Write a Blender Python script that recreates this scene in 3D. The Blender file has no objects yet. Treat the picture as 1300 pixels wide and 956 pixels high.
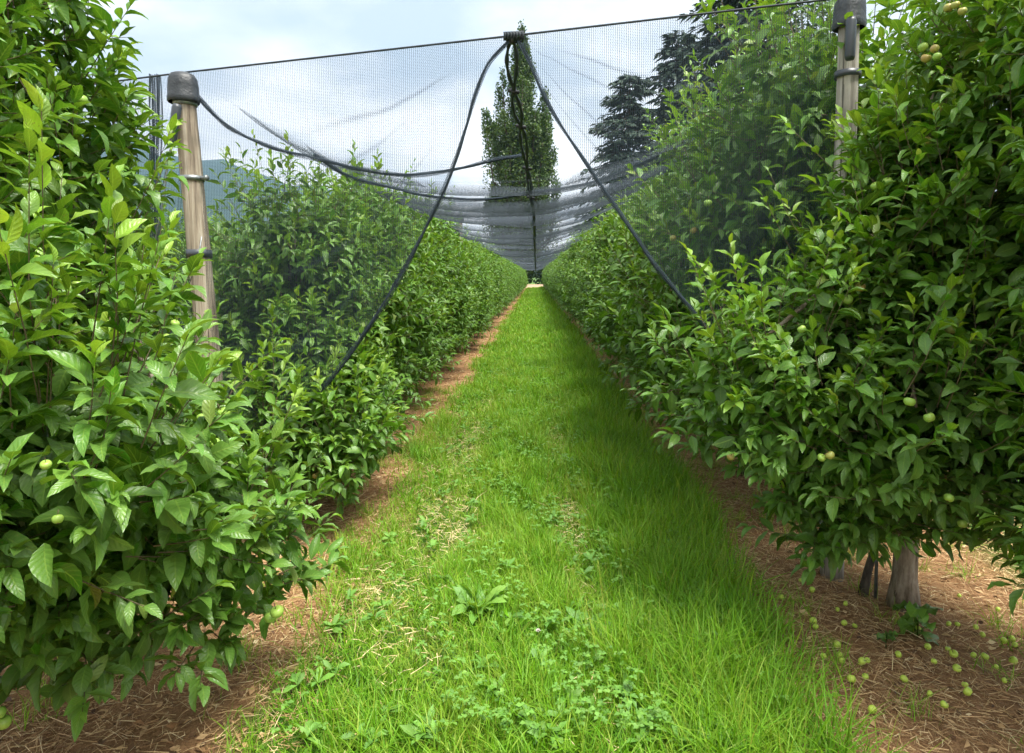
import bpy, math, random
import numpy as np
from mathutils import Vector, Matrix

rng = np.random.default_rng(7)
random.seed(7)
scn = bpy.context.scene
COL = scn.collection
H = 1.5                    # eye height
F = 867.0                  # focal length in photo pixels (24 mm on 36 mm)
PITCH = math.atan(83 / F)
YAW = math.atan(30 / F)

# ------------------------------------------------------------------ camera
cam_d = bpy.data.cameras.new('camera')
cam = bpy.data.objects.new('camera', cam_d); COL.objects.link(cam)
cam_d.sensor_width = 36; cam_d.lens = 24
cam_d.shift_y = -45 / 1300
cam_d.clip_start = 0.05; cam_d.clip_end = 20000
cam.location = (0, 0, H)
cam.rotation_euler = (math.pi / 2 - PITCH, 0, YAW)
scn.camera = cam
RM = cam.rotation_euler.to_matrix()

def P(px, py, y):
    """point at forward distance y that the photo shows at (px, py)"""
    d = RM @ Vector(((px - 650) / F, (433 - py) / F, -1))
    return Vector((d.x / d.y * y, y, H + d.z / d.y * y))

# ------------------------------------------------------------------ mesh helpers
def add_obj(name, me, parent=None, loc=(0, 0, 0)):
    o = bpy.data.objects.new(name, me); COL.objects.link(o)
    if parent: o.parent = parent
    o.location = loc
    return o

def tag(o, label=None, cat=None, group=None, kind=None):
    if label: o['label'] = label
    if cat: o['category'] = cat
    if group: o['group'] = group
    if kind: o['kind'] = kind
    return o

def empty(name, loc=(0, 0, 0), rz=0):
    o = bpy.data.objects.new(name, None); COL.objects.link(o)
    o.location = loc; o.rotation_euler = (0, 0, rz); o.empty_display_size = .1
    return o

class MB:
    """collects vertices and quads/tris (numpy blocks) with uv, tone colour and material index"""
    def __init__(s):
        s.v = []; s.f = []; s.uv = []; s.c = []; s.m = []; s.n = 0
    def add(s, v, f, uv=None, c=None, m=0):
        v = np.asarray(v, float).reshape(-1, 3); f = np.asarray(f, int)
        s.v.append(v)
        s.f.append(f + s.n)
        s.uv.append(np.zeros((len(v), 2)) if uv is None else np.asarray(uv, float).reshape(-1, 2))
        if c is None: c = np.zeros((len(v), 3))
        c = np.asarray(c, float)
        if c.ndim == 1: c = np.tile(c, (len(v), 1))
        s.c.append(c)
        s.m.append(np.full(len(f), m)); s.n += len(v)
    def tube(s, pts, radii, seg=8, m=0, c=None, cap=True, uvs=None):
        pts = [Vector(p) for p in pts]; n = len(pts)
        if not hasattr(radii, '__len__'): radii = [radii] * n
        V = []; UV = []
        up = None; L = 0
        for i, p in enumerate(pts):
            t = (pts[min(i + 1, n - 1)] - pts[max(i - 1, 0)])
            t = t.normalized() if t.length > 1e-9 else Vector((0, 0, 1))
            if up is None:
                up = t.orthogonal().normalized()
            up = (up - t * up.dot(t)).normalized()
            b = t.cross(up)
            if i: L += (p - pts[i - 1]).length
            for k in range(seg):
                a = 2 * math.pi * k / seg
                V.append(p + (up * math.cos(a) + b * math.sin(a)) * radii[i])
                UV.append((k / seg, L))
        Fq = [[i * seg + k, i * seg + (k + 1) % seg, (i + 1) * seg + (k + 1) % seg, (i + 1) * seg + k]
              for i in range(n - 1) for k in range(seg)]
        if cap:
            V += [pts[0], pts[-1]]; UV += [(0, 0), (0, L)]
            a, b = n * seg, n * seg + 1
            Fq += [[a, (k + 1) % seg, k, a] for k in range(seg)]
            Fq += [[b, (n - 1) * seg + k, (n - 1) * seg + (k + 1) % seg, b] for k in range(seg)]
        s.add([tuple(v) for v in V], Fq, UV, c, m)
    def build(s, name, mats, parent=None, loc=(0, 0, 0), smooth=True):
        me = s.mesh(name, mats, smooth)
        return add_obj(name, me, parent, loc)
    def mesh(s, name, mats, smooth=True):
        v = np.concatenate(s.v); f = np.concatenate(s.f)
        uv = np.concatenate(s.uv); c = np.concatenate(s.c); mi = np.concatenate(s.m)
        me = bpy.data.meshes.new(name)
        tri = f[:, 0] == f[:, 3]
        cnt = np.where(tri, 3, 4)
        loops = f.reshape(-1)
        keep = np.ones(f.shape, bool); keep[tri, 3] = False
        loops = loops[keep.reshape(-1)]
        start = np.concatenate([[0], np.cumsum(cnt)[:-1]])
        me.vertices.add(len(v)); me.vertices.foreach_set('co', v.ravel().astype(np.float32))
        me.loops.add(len(loops)); me.loops.foreach_set('vertex_index', loops.astype(np.int32))
        me.polygons.add(len(f)); me.polygons.foreach_set('loop_start', start.astype(np.int32))
        me.polygons.foreach_set('loop_total', cnt.astype(np.int32))
        me.polygons.foreach_set('material_index', mi.astype(np.int32))
        me.polygons.foreach_set('use_smooth', np.full(len(f), smooth))
        u = me.uv_layers.new(name='UVMap')
        u.data.foreach_set('uv', uv[loops].ravel().astype(np.float32))
        a = me.color_attributes.new('tone', 'FLOAT_COLOR', 'POINT')
        a.data.foreach_set('color', np.concatenate([c, np.ones((len(c), 1))], 1).ravel().astype(np.float32))
        for m in (mats if isinstance(mats, (list, tuple)) else [mats]): me.materials.append(m)
        me.update(calc_edges=True)
        return me

def nrm(a): return a / np.maximum(np.linalg.norm(a, axis=-1, keepdims=True), 1e-9)

def leaves(mb, base, d, L, W, kappa, fold, tone, segs=4, twist=.35, m=0, wave=0.0, shape=0):
    """vectorised blades: base (N,3), direction d, length, width, droop bend, V fold"""
    N = len(base)
    d = nrm(d)
    up = np.tile([0, 0, 1.], (N, 1)) + rng.normal(0, twist, (N, 3))
    n = nrm(up - d * (up * d).sum(1, keepdims=True))
    s = np.cross(d, n)
    t = np.linspace(0, 1, segs + 1)
    k = np.maximum(kappa, 1e-3)[:, None]
    kt = k * t[None]
    pos = base[:, None] + (L[:, None] / k)[..., None] * (np.sin(kt)[..., None] * d[:, None] + (np.cos(kt) - 1)[..., None] * n[:, None])
    nt = np.cos(kt)[..., None] * n[:, None] + np.sin(kt)[..., None] * d[:, None]
    if shape == 0:      # ovate leaf with short stalk
        tt = np.clip((t - .10) / .90, 0, 1)
        w = 1.02 * np.sin(np.pi * tt ** .66) ** .82 * (1 - .12 * tt)
        w[t <= .1] = .05; w[-1] = .0
    elif shape == 1:    # grass blade
        w = 1 - t ** 1.6; w[-1] = .02
    else:               # elongated weed leaf
        w = np.sin(np.pi * (t * .85 + .08) ** 1.3); w[-1] = 0.0
    w = w[None] * W[:, None] / 2
    cf, sf = np.cos(fold)[:, None], np.sin(fold)[:, None]
    wv = (rng.normal(0, wave, (N, segs + 1, 2)) if wave else np.zeros((N, segs + 1, 2)))
    e1 = pos + (w * cf)[..., None] * s[:, None] + (w * (sf + wv[..., 0]))[..., None] * nt
    e2 = pos - (w * cf)[..., None] * s[:, None] + (w * (sf + wv[..., 1]))[..., None] * nt
    if shape == 1:
        V = np.stack([e1, e2], 2); nc = 2; us = np.array([0, 1.])
    else:
        V = np.stack([e1, pos, e2], 2); nc = 3; us = np.array([0, .5, 1.])
    V = V.reshape(N, -1, 3)
    fl = []
    for i in range(segs):
        for j in range(nc - 1):
            a = i * nc + j
            fl.append([a, a + 1, a + nc + 1, a + nc])
    fl = np.array(fl)
    per = V.shape[1]
    Fq = (np.arange(N)[:, None, None] * per + fl[None]).reshape(-1, 4)
    UV = np.zeros((segs + 1, nc, 2)); UV[..., 0] = us[None]; UV[..., 1] = t[:, None]
    UV = np.tile(UV.reshape(1, -1, 2), (N, 1, 1)).reshape(-1, 2)
    C = np.repeat(tone, per, axis=0)
    mb.add(V.reshape(-1, 3), Fq, UV, C, m)

def sticks(mb, a, b, r, tone=None, m=0, seg=3):
    """thin three-sided prisms from a to b"""
    N = len(a); d = nrm(b - a)
    o = nrm(np.cross(d, np.array([.3, .5, .81])[None])); q = np.cross(d, o)
    V = []
    for k in range(seg):
        an = 2 * np.pi * k / seg
        off = (o * math.cos(an) + q * math.sin(an))
        V.append(a + off * r[:, None]); V.append(b + off * r[:, None] * .6)
    V = np.stack(V, 1)
    fl = np.array([[2 * k, 2 * ((k + 1) % seg), 2 * ((k + 1) % seg) + 1, 2 * k + 1] for k in range(seg)])
    Fq = (np.arange(N)[:, None, None] * 2 * seg + fl[None]).reshape(-1, 4)
    C = None if tone is None else np.repeat(tone, 2 * seg, axis=0)
    mb.add(V.reshape(-1, 3), Fq, None, C, m)

# ------------------------------------------------------------------ materials
class NT:
    def __init__(s, name):
        s.mat = bpy.data.materials.new(name); s.mat.use_nodes = True
        s.t = s.mat.node_tree; s.t.nodes.clear()
        s.out = s.t.nodes.new('ShaderNodeOutputMaterial')
    def n(s, typ, **kw):
        nd = s.t.nodes.new(typ)
        for k, v in kw.items():
            if k.startswith('_'): setattr(nd, k[1:], v)
            else:
                key = k.replace('__', ' ')
                nd.inputs[int(key[1:]) if key[0] == 'i' and key[1:].isdigit() else key].default_value = v
        return nd
    def l(s, a, b): s.t.links.new(a, b)
    def ramp(s, src, stops, interp='LINEAR'):
        r = s.t.nodes.new('ShaderNodeValToRGB'); r.color_ramp.interpolation = interp
        e = r.color_ramp.elements
        while len(e) < len(stops): e.new(.5)
        for i, (p, c) in enumerate(stops):
            e[i].position = p; e[i].color = (*c, 1) if len(c) == 3 else c
        s.l(src, r.inputs[0]); return r.outputs[0]
    def mix(s, a, b, f, typ='MIX'):
        m = s.t.nodes.new('ShaderNodeMix'); m.data_type = 'RGBA'; m.blend_type = typ
        for i, v in ((0, f), (6, a), (7, b)):
            if hasattr(v, 'is_linked') or hasattr(v, 'links'): s.l(v, m.inputs[i])
            elif i == 0: m.inputs[0].default_value = v
            else: m.inputs[i].default_value = (*v, 1)
        return m.outputs[2]
    def math(s, op, a, b=None, clamp=False):
        m = s.t.nodes.new('ShaderNodeMath'); m.operation = op; m.use_clamp = clamp
        for i, v in ((0, a), (1, b)):
            if v is None: continue
            if hasattr(v, 'links'): s.l(v, m.inputs[i])
            else: m.inputs[i].default_value = v
        return m.outputs[0]
    def noise(s, vec, scale, detail=4, rough=.55, out=0):
        n = s.n('ShaderNodeTexNoise', Scale=scale, Detail=detail, Roughness=rough)
        if vec is not None: s.l(vec, n.inputs['Vector'])
        return n.outputs[out]
    def mapping(s, vec, scale=(1, 1, 1), loc=(0, 0, 0)):
        m = s.n('ShaderNodeMapping'); m.inputs['Scale'].default_value = scale; m.inputs['Location'].default_value = loc
        s.l(vec, m.inputs['Vector']); return m.outputs[0]
    def done(s, sh): s.l(sh, s.out.inputs[0]); return s.mat

def leaf_mat(name, dark, mid, young, under, rough=.36, trans=.28, vein=.35, tr_col=(.28, .44, .03), spec=.5, spots=False):
    k = NT(name)
    at = k.n('ShaderNodeAttribute', _attribute_name='tone')
    sp = k.n('ShaderNodeSeparateColor'); k.l(at.outputs['Color'], sp.inputs[0])
    col = k.ramp(sp.outputs[0], [(0, dark), (.5, mid), (1, young)])
    col = k.mix(col, (.5, .42, .10), k.math('MULTIPLY', k.math('GREATER_THAN', sp.outputs[2], .985), .6))
    tc = k.n('ShaderNodeTexCoord')
    nz = k.noise(tc.outputs['Object'], 22, 3)
    hs = k.n('ShaderNodeHueSaturation')
    k.l(k.math('ADD', k.math('MULTIPLY', sp.outputs[1], .75), .60), hs.inputs['Value'])
    k.l(k.math('ADD', k.math('MULTIPLY', sp.outputs[2], .03), .485), hs.inputs['Hue'])
    k.l(col, hs.inputs['Color'])
    col = k.mix(hs.outputs[0], (.0, .0, .0), k.math('MULTIPLY', k.math('ADD', nz, k.math('MULTIPLY', k.noise(tc.outputs['Object'], 140, 4), .6)), .26))
    if spots:   # scab and sun-scorch spots on some leaves
        sn = k.math('GREATER_THAN', k.noise(tc.outputs['Object'], 170, 2), .66)
        col = k.mix(col, (.22, .13, .05), k.math('MULTIPLY', k.math('MULTIPLY', sn, k.math('GREATER_THAN', sp.outputs[2], .72)), .75))
    geo = k.n('ShaderNodeNewGeometry')
    uv = k.n('ShaderNodeUVMap'); su = k.n('ShaderNodeSeparateXYZ'); k.l(uv.outputs[0], su.inputs[0])
    bump_out = None
    if vein:
        dx = k.math('ABSOLUTE', k.math('SUBTRACT', su.outputs[0], .5))
        mid_r = k.math('LESS_THAN', dx, .035)
        sv = k.math('FRACT', k.math('SUBTRACT', k.math('MULTIPLY', su.outputs[1], 8.), k.math('MULTIPLY', dx, 3.2)))
        side = k.math('MULTIPLY', k.math('LESS_THAN', sv, .14), .42)
        v = k.math('MAXIMUM', mid_r, side)
        col = k.mix(col, tuple(min(1, c * 1.1 + .05) for c in young), k.math('MULTIPLY', v, vein))
        hgt = k.math('SUBTRACT', k.math('ABSOLUTE', k.math('SUBTRACT', sv, .5)), k.math('MULTIPLY', mid_r, .6))
        b = k.n('ShaderNodeBump', Strength=.35, Distance=.004); k.l(k.math('ADD', hgt, k.math('MULTIPLY', k.noise(tc.outputs['Object'], 90, 3), .8)), b.inputs['Height']); bump_out = b.outputs[0]
    col = k.mix(col, under, k.math('MULTIPLY', geo.outputs['Backfacing'], .55))
    p = k.n('ShaderNodeBsdfPrincipled', Roughness=rough)
    p.inputs['Specular IOR Level'].default_value = spec
    k.l(col, p.inputs['Base Color'])
    t = k.n('ShaderNodeBsdfTranslucent')
    k.l(k.mix(col, tr_col, .55), t.inputs[0])
    if bump_out is not None: k.l(bump_out, p.inputs['Normal'])
    m = k.n('ShaderNodeMixShader'); m.inputs[0].default_value = trans
    k.l(p.outputs[0], m.inputs[1]); k.l(t.outputs[0], m.inputs[2])
    return k.done(m.outputs[0])

M = {}
M['leaf'] = leaf_mat('apple_leaf', (.026, .105, .008), (.105, .330, .012), (.46, .68, .040), (.17, .31, .07), rough=.36, spec=.5, spots=True)
M['grass'] = leaf_mat('grass_blade', (.055, .24, .006), (.30, .62, .010), (.70, .62, .14), (.14, .32, .03), rough=.5, trans=.3, vein=0, tr_col=(.34, .52, .02), spec=.3)
M['weed'] = leaf_mat('weed_leaf', (.09, .27, .012), (.22, .50, .018), (.34, .60, .05), (.14, .30, .08), rough=.5, trans=.25, vein=.3)
M['poplar'] = leaf_mat('poplar_leaf', (.030, .080, .012), (.080, .165, .020), (.17, .27, .04), (.08, .13, .05), rough=.55, trans=.2, vein=0, tr_col=(.10, .18, .02))
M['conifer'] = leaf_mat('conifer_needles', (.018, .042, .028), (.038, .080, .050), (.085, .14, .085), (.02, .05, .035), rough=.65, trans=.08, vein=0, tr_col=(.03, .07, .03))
M['bush'] = leaf_mat('hedge_leaf', (.03, .08, .014), (.06, .14, .02), (.13, .24, .04), (.09, .15, .05), rough=.5, trans=.2, vein=0, tr_col=(.12, .22, .02))

def simple(name, col, rough=.6, metal=0, col2=None, scale=20, bump=0, bscale=60, spec=.5, spots=False):
    k = NT(name); tc = k.n('ShaderNodeTexCoord')
    p = k.n('ShaderNodeBsdfPrincipled', Roughness=rough, Metallic=metal)
    p.inputs['Specular IOR Level'].default_value = spec
    c2 = col2 or tuple(c * .6 for c in col)
    k.l(k.ramp(k.noise(tc.outputs['Object'], scale, 5), [(.3, c2), (.7, col)]), p.inputs['Base Color'])
    if bump:
        b = k.n('ShaderNodeBump', Strength=bump, Distance=.01); k.l(k.noise(tc.outputs['Object'], bscale, 6), b.inputs['Height'])
        k.l(b.outputs[0], p.inputs['Normal'])
    return k.done(p.outputs[0])

M['twig'] = simple('twig_bark', (.20, .15, .08), .7, col2=(.09, .07, .04), scale=30)
M['cap'] = simple('black_rubber', (.040, .047, .052), .45, col2=(.016, .020, .025), scale=26, bump=.35, bscale=70)
M['tube'] = simple('grey_plastic', (.055, .065, .078), .4, col2=(.035, .042, .05), scale=9)
M['steel'] = simple('galvanised_steel', (.30, .33, .33), .45, .7, col2=(.17, .19, .19), scale=40)
M['rope'] = simple('dark_rope', (.035, .048, .060), .7, col2=(.018, .025, .032), scale=60)
M['clip'] = simple('black_clip', (.02, .02, .022), .5)
M['apple_stem'] = simple('apple_stem_bark', (.12, .08, .04), .7)
M['orange'] = simple('orange_tape', (.55, .16, .03), .6)

def bark(name, c1, c2, c3, zs=.12, scale=26):
    k = NT(name); tc = k.n('ShaderNodeTexCoord')
    v = k.mapping(tc.outputs['Object'], (1, 1, zs))
    n1 = k.noise(v, scale, 6, .65); n2 = k.noise(tc.outputs['Object'], 7, 4)
    n3 = k.noise(v, scale * 4, 3, .6)
    c = k.ramp(n1, [(.32, c1), (.5, c2), (.68, c3)])
    c = k.mix(c, tuple(x * .45 for x in c2), k.math('MULTIPLY', k.ramp(n2, [(.45, (0, 0, 0)), (.72, (1, 1, 1))]), .6))
    crk = k.math('LESS_THAN', k.noise(k.mapping(tc.outputs['Object'], (1, 1, zs * .5)), scale * 1.6, 3, .5), .36)   # drying cracks
    c = k.mix(c, tuple(x * .35 for x in c1), k.math('MULTIPLY', crk, .8))
    p = k.n('ShaderNodeBsdfPrincipled', Roughness=.8); k.l(c, p.inputs['Base Color'])
    p.inputs['Specular IOR Level'].default_value = .2
    b = k.n('ShaderNodeBump', Strength=.7, Distance=.012); k.l(k.math('ADD', n1, k.math('MULTIPLY', n3, .4)), b.inputs['Height'])
    k.l(b.outputs[0], p.inputs['Normal'])
    return k.done(p.outputs[0])
M['bark'] = bark('apple_bark', (.12, .09, .06), (.30, .24, .18), (.46, .40, .32), .25, 30)
M['darkbark'] = bark('dark_bark', (.03, .024, .02), (.09, .075, .06), (.17, .15, .12), .25, 30)
M['post'] = bark('weathered_post_wood', (.13, .10, .075), (.36, .30, .225), (.56, .50, .40), .03, 38)
M['palepost'] = bark('pale_post_wood', (.17, .155, .13), (.38, .355, .31), (.56, .53, .48), .05, 30)

def apple_mat(name, g, red):
    k = NT(name); tc = k.n('ShaderNodeTexCoord')
    n = k.noise(tc.outputs['Object'], 45, 4)
    c = k.ramp(n, [(.35, g), (.65, tuple(x * 1.25 for x in g))])
    sx = k.n('ShaderNodeSeparateXYZ'); k.l(tc.outputs['Object'], sx.inputs[0])
    f = k.math('MULTIPLY', k.math('ADD', k.math('MULTIPLY', sx.outputs[0], 32), k.noise(tc.outputs['Object'], 30, 3)), red, clamp=True)
    c = k.mix(c, (.42, .13, .05), f)
    p = k.n('ShaderNodeBsdfPrincipled', Roughness=.38); k.l(c, p.inputs['Base Color'])
    return k.done(p.outputs[0])
M['apple'] = apple_mat('green_apple_skin', (.25, .42, .07), .10)
M['apple_red'] = apple_mat('blushed_apple_skin', (.34, .36, .09), .42)
M['apple_fallen'] = apple_mat('fallen_apple_skin', (.42, .56, .07), .05)

# hail net: woven threads with open holes, threads laid out in metres on the net itself
def net_mat(name, ws, wh, s=.0105, sh=.0078, col=(.075, .095, .12), amp=.35, gather=0.):
    k = NT(name)
    uv = k.n('ShaderNodeUVMap'); su = k.n('ShaderNodeSeparateXYZ'); k.l(uv.outputs[0], su.inputs[0])
    U = k.math('MULTIPLY', su.outputs[0], 1 / s); V = k.math('MULTIPLY', su.outputs[1], 1 / sh)
    zig = k.math('MULTIPLY', k.math('PINGPONG', V, 1.0), amp)
    at = k.n('ShaderNodeAttribute', _attribute_name='tone'); sp = k.n('ShaderNodeSeparateColor'); k.l(at.outputs['Color'], sp.inputs[0])
    gth = k.math('MULTIPLY', sp.outputs[1], gather)      # bunched net: threads lie closer together
    a = k.math('LESS_THAN', k.math('FRACT', k.math('ADD', U, zig)), k.math('ADD', gth, ws))
    b = k.math('LESS_THAN', k.math('FRACT', V), k.math('ADD', gth, wh))
    al = k.math('MAXIMUM', a, b)
    tr = k.n('ShaderNodeBsdfTransparent'); df = k.n('ShaderNodeBsdfDiffuse'); df.inputs[0].default_value = (*col, 1)
    m = k.n('ShaderNodeMixShader'); k.l(al, m.inputs[0]); k.l(tr.outputs[0], m.inputs[1]); k.l(df.outputs[0], m.inputs[2])
    return k.done(m.outputs[0])
M['net'] = net_mat('hail_net', .165, .10, col=(.055, .072, .092), gather=.40)
M['net_roof'] = net_mat('hail_net_roof', .045, .022, gather=.50, col=(.11, .13, .16))
M['net_bunch'] = net_mat('gathered_net', .42, .30, s=.006, sh=.006, col=(.06, .08, .10))

# ground
def ground_mat():
    k = NT('orchard_ground'); tc = k.n('ShaderNodeTexCoord'); o = tc.outputs['Object']
    s = k.n('ShaderNodeSeparateXYZ'); k.l(o, s.inputs[0])
    wob = k.math('MULTIPLY', k.math('SUBTRACT', k.noise(o, 1.7, 4), .5), .55)
    x = k.math('ADD', s.outputs[0], wob)
    fine = k.noise(o, 160, 5, .7); mid = k.noise(o, 14, 5, .65); big = k.noise(o, 1.1, 3)
    straw = k.ramp(fine, [(.28, (.10, .05, .022)), (.5, (.36, .20, .09)), (.62, (.56, .35, .17)), (.75, (.70, .52, .28))])
    soil = k.ramp(mid, [(.3, (.12, .06, .03)), (.6, (.34, .19, .095)), (.8, (.48, .30, .16))])
    brown = k.mix(straw, soil, .5)
    gr = k.ramp(fine, [(.3, (.020, .055, .008)), (.6, (.07, .17, .018)), (.8, (.20, .26, .05))])
    gr = k.mix(gr, brown, k.ramp(mid, [(.55, (0, 0, 0)), (.75, (.7, .7, .7))]))
    # grass lane centred on x=-0.05, next lanes 3.35 m to each side
    lane = k.math('ABSOLUTE', k.math('SUBTRACT', k.math('PINGPONG', k.math('ADD', x, .06 + 33.5), 1.675), 0))
    f = k.ramp(k.math('DIVIDE', lane, 1.675), [(.46, (0, 0, 0)), (.58, (1, 1, 1))])
    near = k.mix(gr, brown, f)
    far = k.ramp(k.noise(o, .05, 4), [(.35, (.05, .11, .02)), (.65, (.12, .20, .04))])
    ff = k.math('GREATER_THAN', s.outputs[1], 82)
    c = k.mix(near, far, ff)
    p = k.n('ShaderNodeBsdfPrincipled', Roughness=.9); k.l(c, p.inputs['Base Color'])
    p.inputs['Specular IOR Level'].default_value = .15
    b = k.n('ShaderNodeBump', Strength=.8, Distance=.02); k.l(k.math('ADD', mid, k.math('MULTIPLY', fine, .5)), b.inputs['Height'])
    k.l(b.outputs[0], p.inputs['Normal'])
    return k.done(p.outputs[0])
M['ground'] = ground_mat()

def straw_mat():
    k = NT('dry_straw')
    at = k.n('ShaderNodeAttribute', _attribute_name='tone'); sp = k.n('ShaderNodeSeparateColor'); k.l(at.outputs['Color'], sp.inputs[0])
    c = k.ramp(sp.outputs[0], [(0, (.10, .05, .022)), (.3, (.36, .20, .085)), (.62, (.62, .42, .20)), (1, (.80, .66, .38))])
    p = k.n('ShaderNodeBsdfPrincipled', Roughness=.75); k.l(c, p.inputs['Base Color'])
    return k.done(p.outputs[0])
M['straw'] = straw_mat()
M['dirt'] = simple('dry_earth_track', (.50, .34, .22), .9, col2=(.36, .24, .15), scale=2)
M['hill'] = simple('forested_hill', (.045, .075, .035), .9, col2=(.020, .045, .022), scale=.012, spec=.1)
M['flower'] = simple('clover_flower', (.75, .72, .66), .6, col2=(.55, .42, .42))

# ------------------------------------------------------------------ ground sheet (flat lane, gently uneven)
def gh(x, y):
    return 0.018 * np.sin(x * 2.1 + .6) + .012 * np.sin(y * 1.3 + x * 3.1) + .008 * np.sin(y * 4.1 - x * 5.)
def gz(x, y):
    return gh(x, y) * (1 / (1 + (np.abs(y) / 40) ** 4))
mb = MB()
xs = np.concatenate([[-6000, -1500, -300, -60, -20], np.arange(-8, 8.01, .16), [20, 60, 300, 1500, 6000]])
ys = np.concatenate([[-3000, -300, -20], np.arange(-2, 14, .16), np.arange(14, 60, .8), [70, 90, 130, 300, 1000, 3000, 9000]])
X, Y = np.meshgrid(xs, ys)
inn = (np.abs(X) < 12) & (Y < 60) & (Y > -3)
Z = np.where(inn, gz(X, Y), 0)
nx, ny = len(xs), len(ys)
idx = np.arange(nx * ny).reshape(ny, nx)
Fq = np.stack([idx[:-1, :-1], idx[:-1, 1:], idx[1:, 1:], idx[1:, :-1]], -1).reshape(-1, 4)
mb.add(np.stack([X, Y, Z], -1).reshape(-1, 3), Fq)
g = mb.build('ground', M['ground']); tag(g, kind='structure')
# earth track crossing behind the rows
mb = MB()
mb.add([(-60, 83, .02), (60, 83, .02), (60, 91, .35), (-60, 91, .35)], [[0, 1, 2, 3]])
tag(mb.build('path', M['dirt']), kind='structure')

# ------------------------------------------------------------------ grass (stuff)
def edge_r(y): return .80 + .20 / (1 + np.exp(-(y - 3.1) * 3.5))
def lane_dens(x, y):
    """1 in the lane, falling off to the bare strips; drier in the wheel tracks"""
    e = np.sin(y * 2.3) * .07 + np.sin(y * 5.7 + 1) * .05 + np.sin(y * .9 + 2) * .06
    l = 1 / (1 + np.exp(-(x + .92 + e) * 16)); r = 1 / (1 + np.exp((x - edge_r(y) + e) * 16))
    return l * r
def track(x, y):
    n = .5 + .5 * np.sin(y * 1.9 + 1.2 * np.sin(y * .83)) 
    n2 = .5 + .5 * np.sin(y * 2.7 + 4 + 1.4 * np.sin(y * .61 + 2))
    blob = sum(a * np.exp(-((x - bx) / sx) ** 2 - ((y - by) / sy) ** 2) for bx, by, sx, sy, a in
               ((-.50, 3.9, .20, .42, .95), (-.72, 3.0, .16, .3, .6), (.22, 4.0, .10, .45, .8), (.25, 3.1, .12, .2, .5), (-.62, 6.0, .16, .8, .8), (.18, 5.8, .10, .6, .5), (-.45, 2.6, .2, .15, .5)))
    return np.clip(np.exp(-((x + .58) / .18) ** 2) * (.15 + .45 * n) + np.exp(-((x - .22) / .09) ** 2) * (.08 + .35 * n2) + blob, 0, 1)
mb = MB()
for (y0, y1, dens, ln, wd, sg) in ((1.9, 4.2, 17000, .135, .0036, 3), (4.2, 7, 10000, .15, .0048, 3), (7, 13, 5000, .15, .0075, 2),
                                   (13, 26, 1800, .15, .014, 2), (26, 84, 420, .18, .035, 1)):
    n = int((y1 - y0) * 2.3 * dens)
    x = rng.uniform(-1.2, 1.1, n); y = rng.uniform(y0, y1, n)
    tr = track(x, y)
    clump = .5 + .5 * np.sin(x * 9 + 2 * np.sin(y * 3.1)) * np.sin(y * 6.3 + 2 * np.sin(x * 7.1))
    keep = rng.random(n) < lane_dens(x, y) * (1 - .72 * tr) * (.55 + .45 * clump)
    x, y, tr, clump = x[keep], y[keep], tr[keep], clump[keep]; n = len(x)
    right = 1 / (1 + np.exp(-(x - .42) * 9))
    pn = np.clip(np.sin(x * 6 + 1) * np.sin(y * 3.7) + np.sin(x * 11 + y * 5), 0, 1) * (x < .55)
    hgt = (.55 + .45 * clump + .60 * right) * (1 - .45 * tr) * (1 - .30 * pn)
    L = ln * hgt * rng.uniform(.35, 1.5, n)
    a = rng.uniform(0, 2 * np.pi, n); tilt = rng.gamma(2, .22, n)
    d = np.stack([np.cos(a) * tilt, np.sin(a) * tilt, np.ones(n)], 1)
    dry = (rng.random(n) < .04 + .45 * tr)
    t0 = np.where(dry, rng.uniform(.7, 1, n), np.clip(rng.normal(.46, .19, n) - .08 * right + .12 * tr + .11 * np.sin(x * 7 + 3 * np.sin(y * 2.2)) + .09 * np.sin(x * 19 + y * 13 + 2 * np.sin(y * 5)), 0.0, .80))
    tone = np.stack([t0, rng.random(n), rng.random(n) * .97], 1)
    leaves(mb, np.stack([x, y, gz(x, y) - .004], 1), d, L, wd * rng.uniform(.8, 2.0, n), rng.uniform(.2, 1.9, n), np.full(n, .3), tone, sg, .5, shape=1)
# sparse tufts in the strips
for (xa, xb, n) in ((-1.9, -.9, 5200), (.85, 2.4, 4200)):
    cx = rng.uniform(xa, xb, n // 40); cy = rng.uniform(2, 9, n // 40)
    k = rng.integers(0, len(cx), n)
    x = cx[k] + rng.normal(0, .03, n); y = cy[k] + rng.normal(0, .04, n)
    a = rng.uniform(0, 2 * np.pi, n); ti = rng.gamma(2, .25, n)
    tone = np.stack([rng.uniform(.3, .95, n), rng.random(n), rng.random(n) * .97], 1)
    leaves(mb, np.stack([x, y, gz(x, y) - .003], 1), np.stack([np.cos(a) * ti, np.sin(a) * ti, np.ones(n)], 1), rng.uniform(.04, .16, n), np.full(n, .0035), rng.uniform(.3, 1.8, n), np.full(n, .3), tone, 3, .5, shape=1)
n = 260
x = rng.uniform(-.85, .95, n); y = rng.uniform(2.0, 9, n); a = rng.uniform(0, 6.28, n)
tone = np.stack([rng.uniform(.55, .95, n), rng.random(n), rng.random(n) * .97], 1); hh = rng.uniform(.18, .34, n)
top = np.stack([x + np.cos(a) * hh * .25, y + np.sin(a) * hh * .25, gz(x, y) + hh], 1)
sticks(mb, np.stack([x, y, gz(x, y)], 1), top, np.full(n, .0011), tone)
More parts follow.
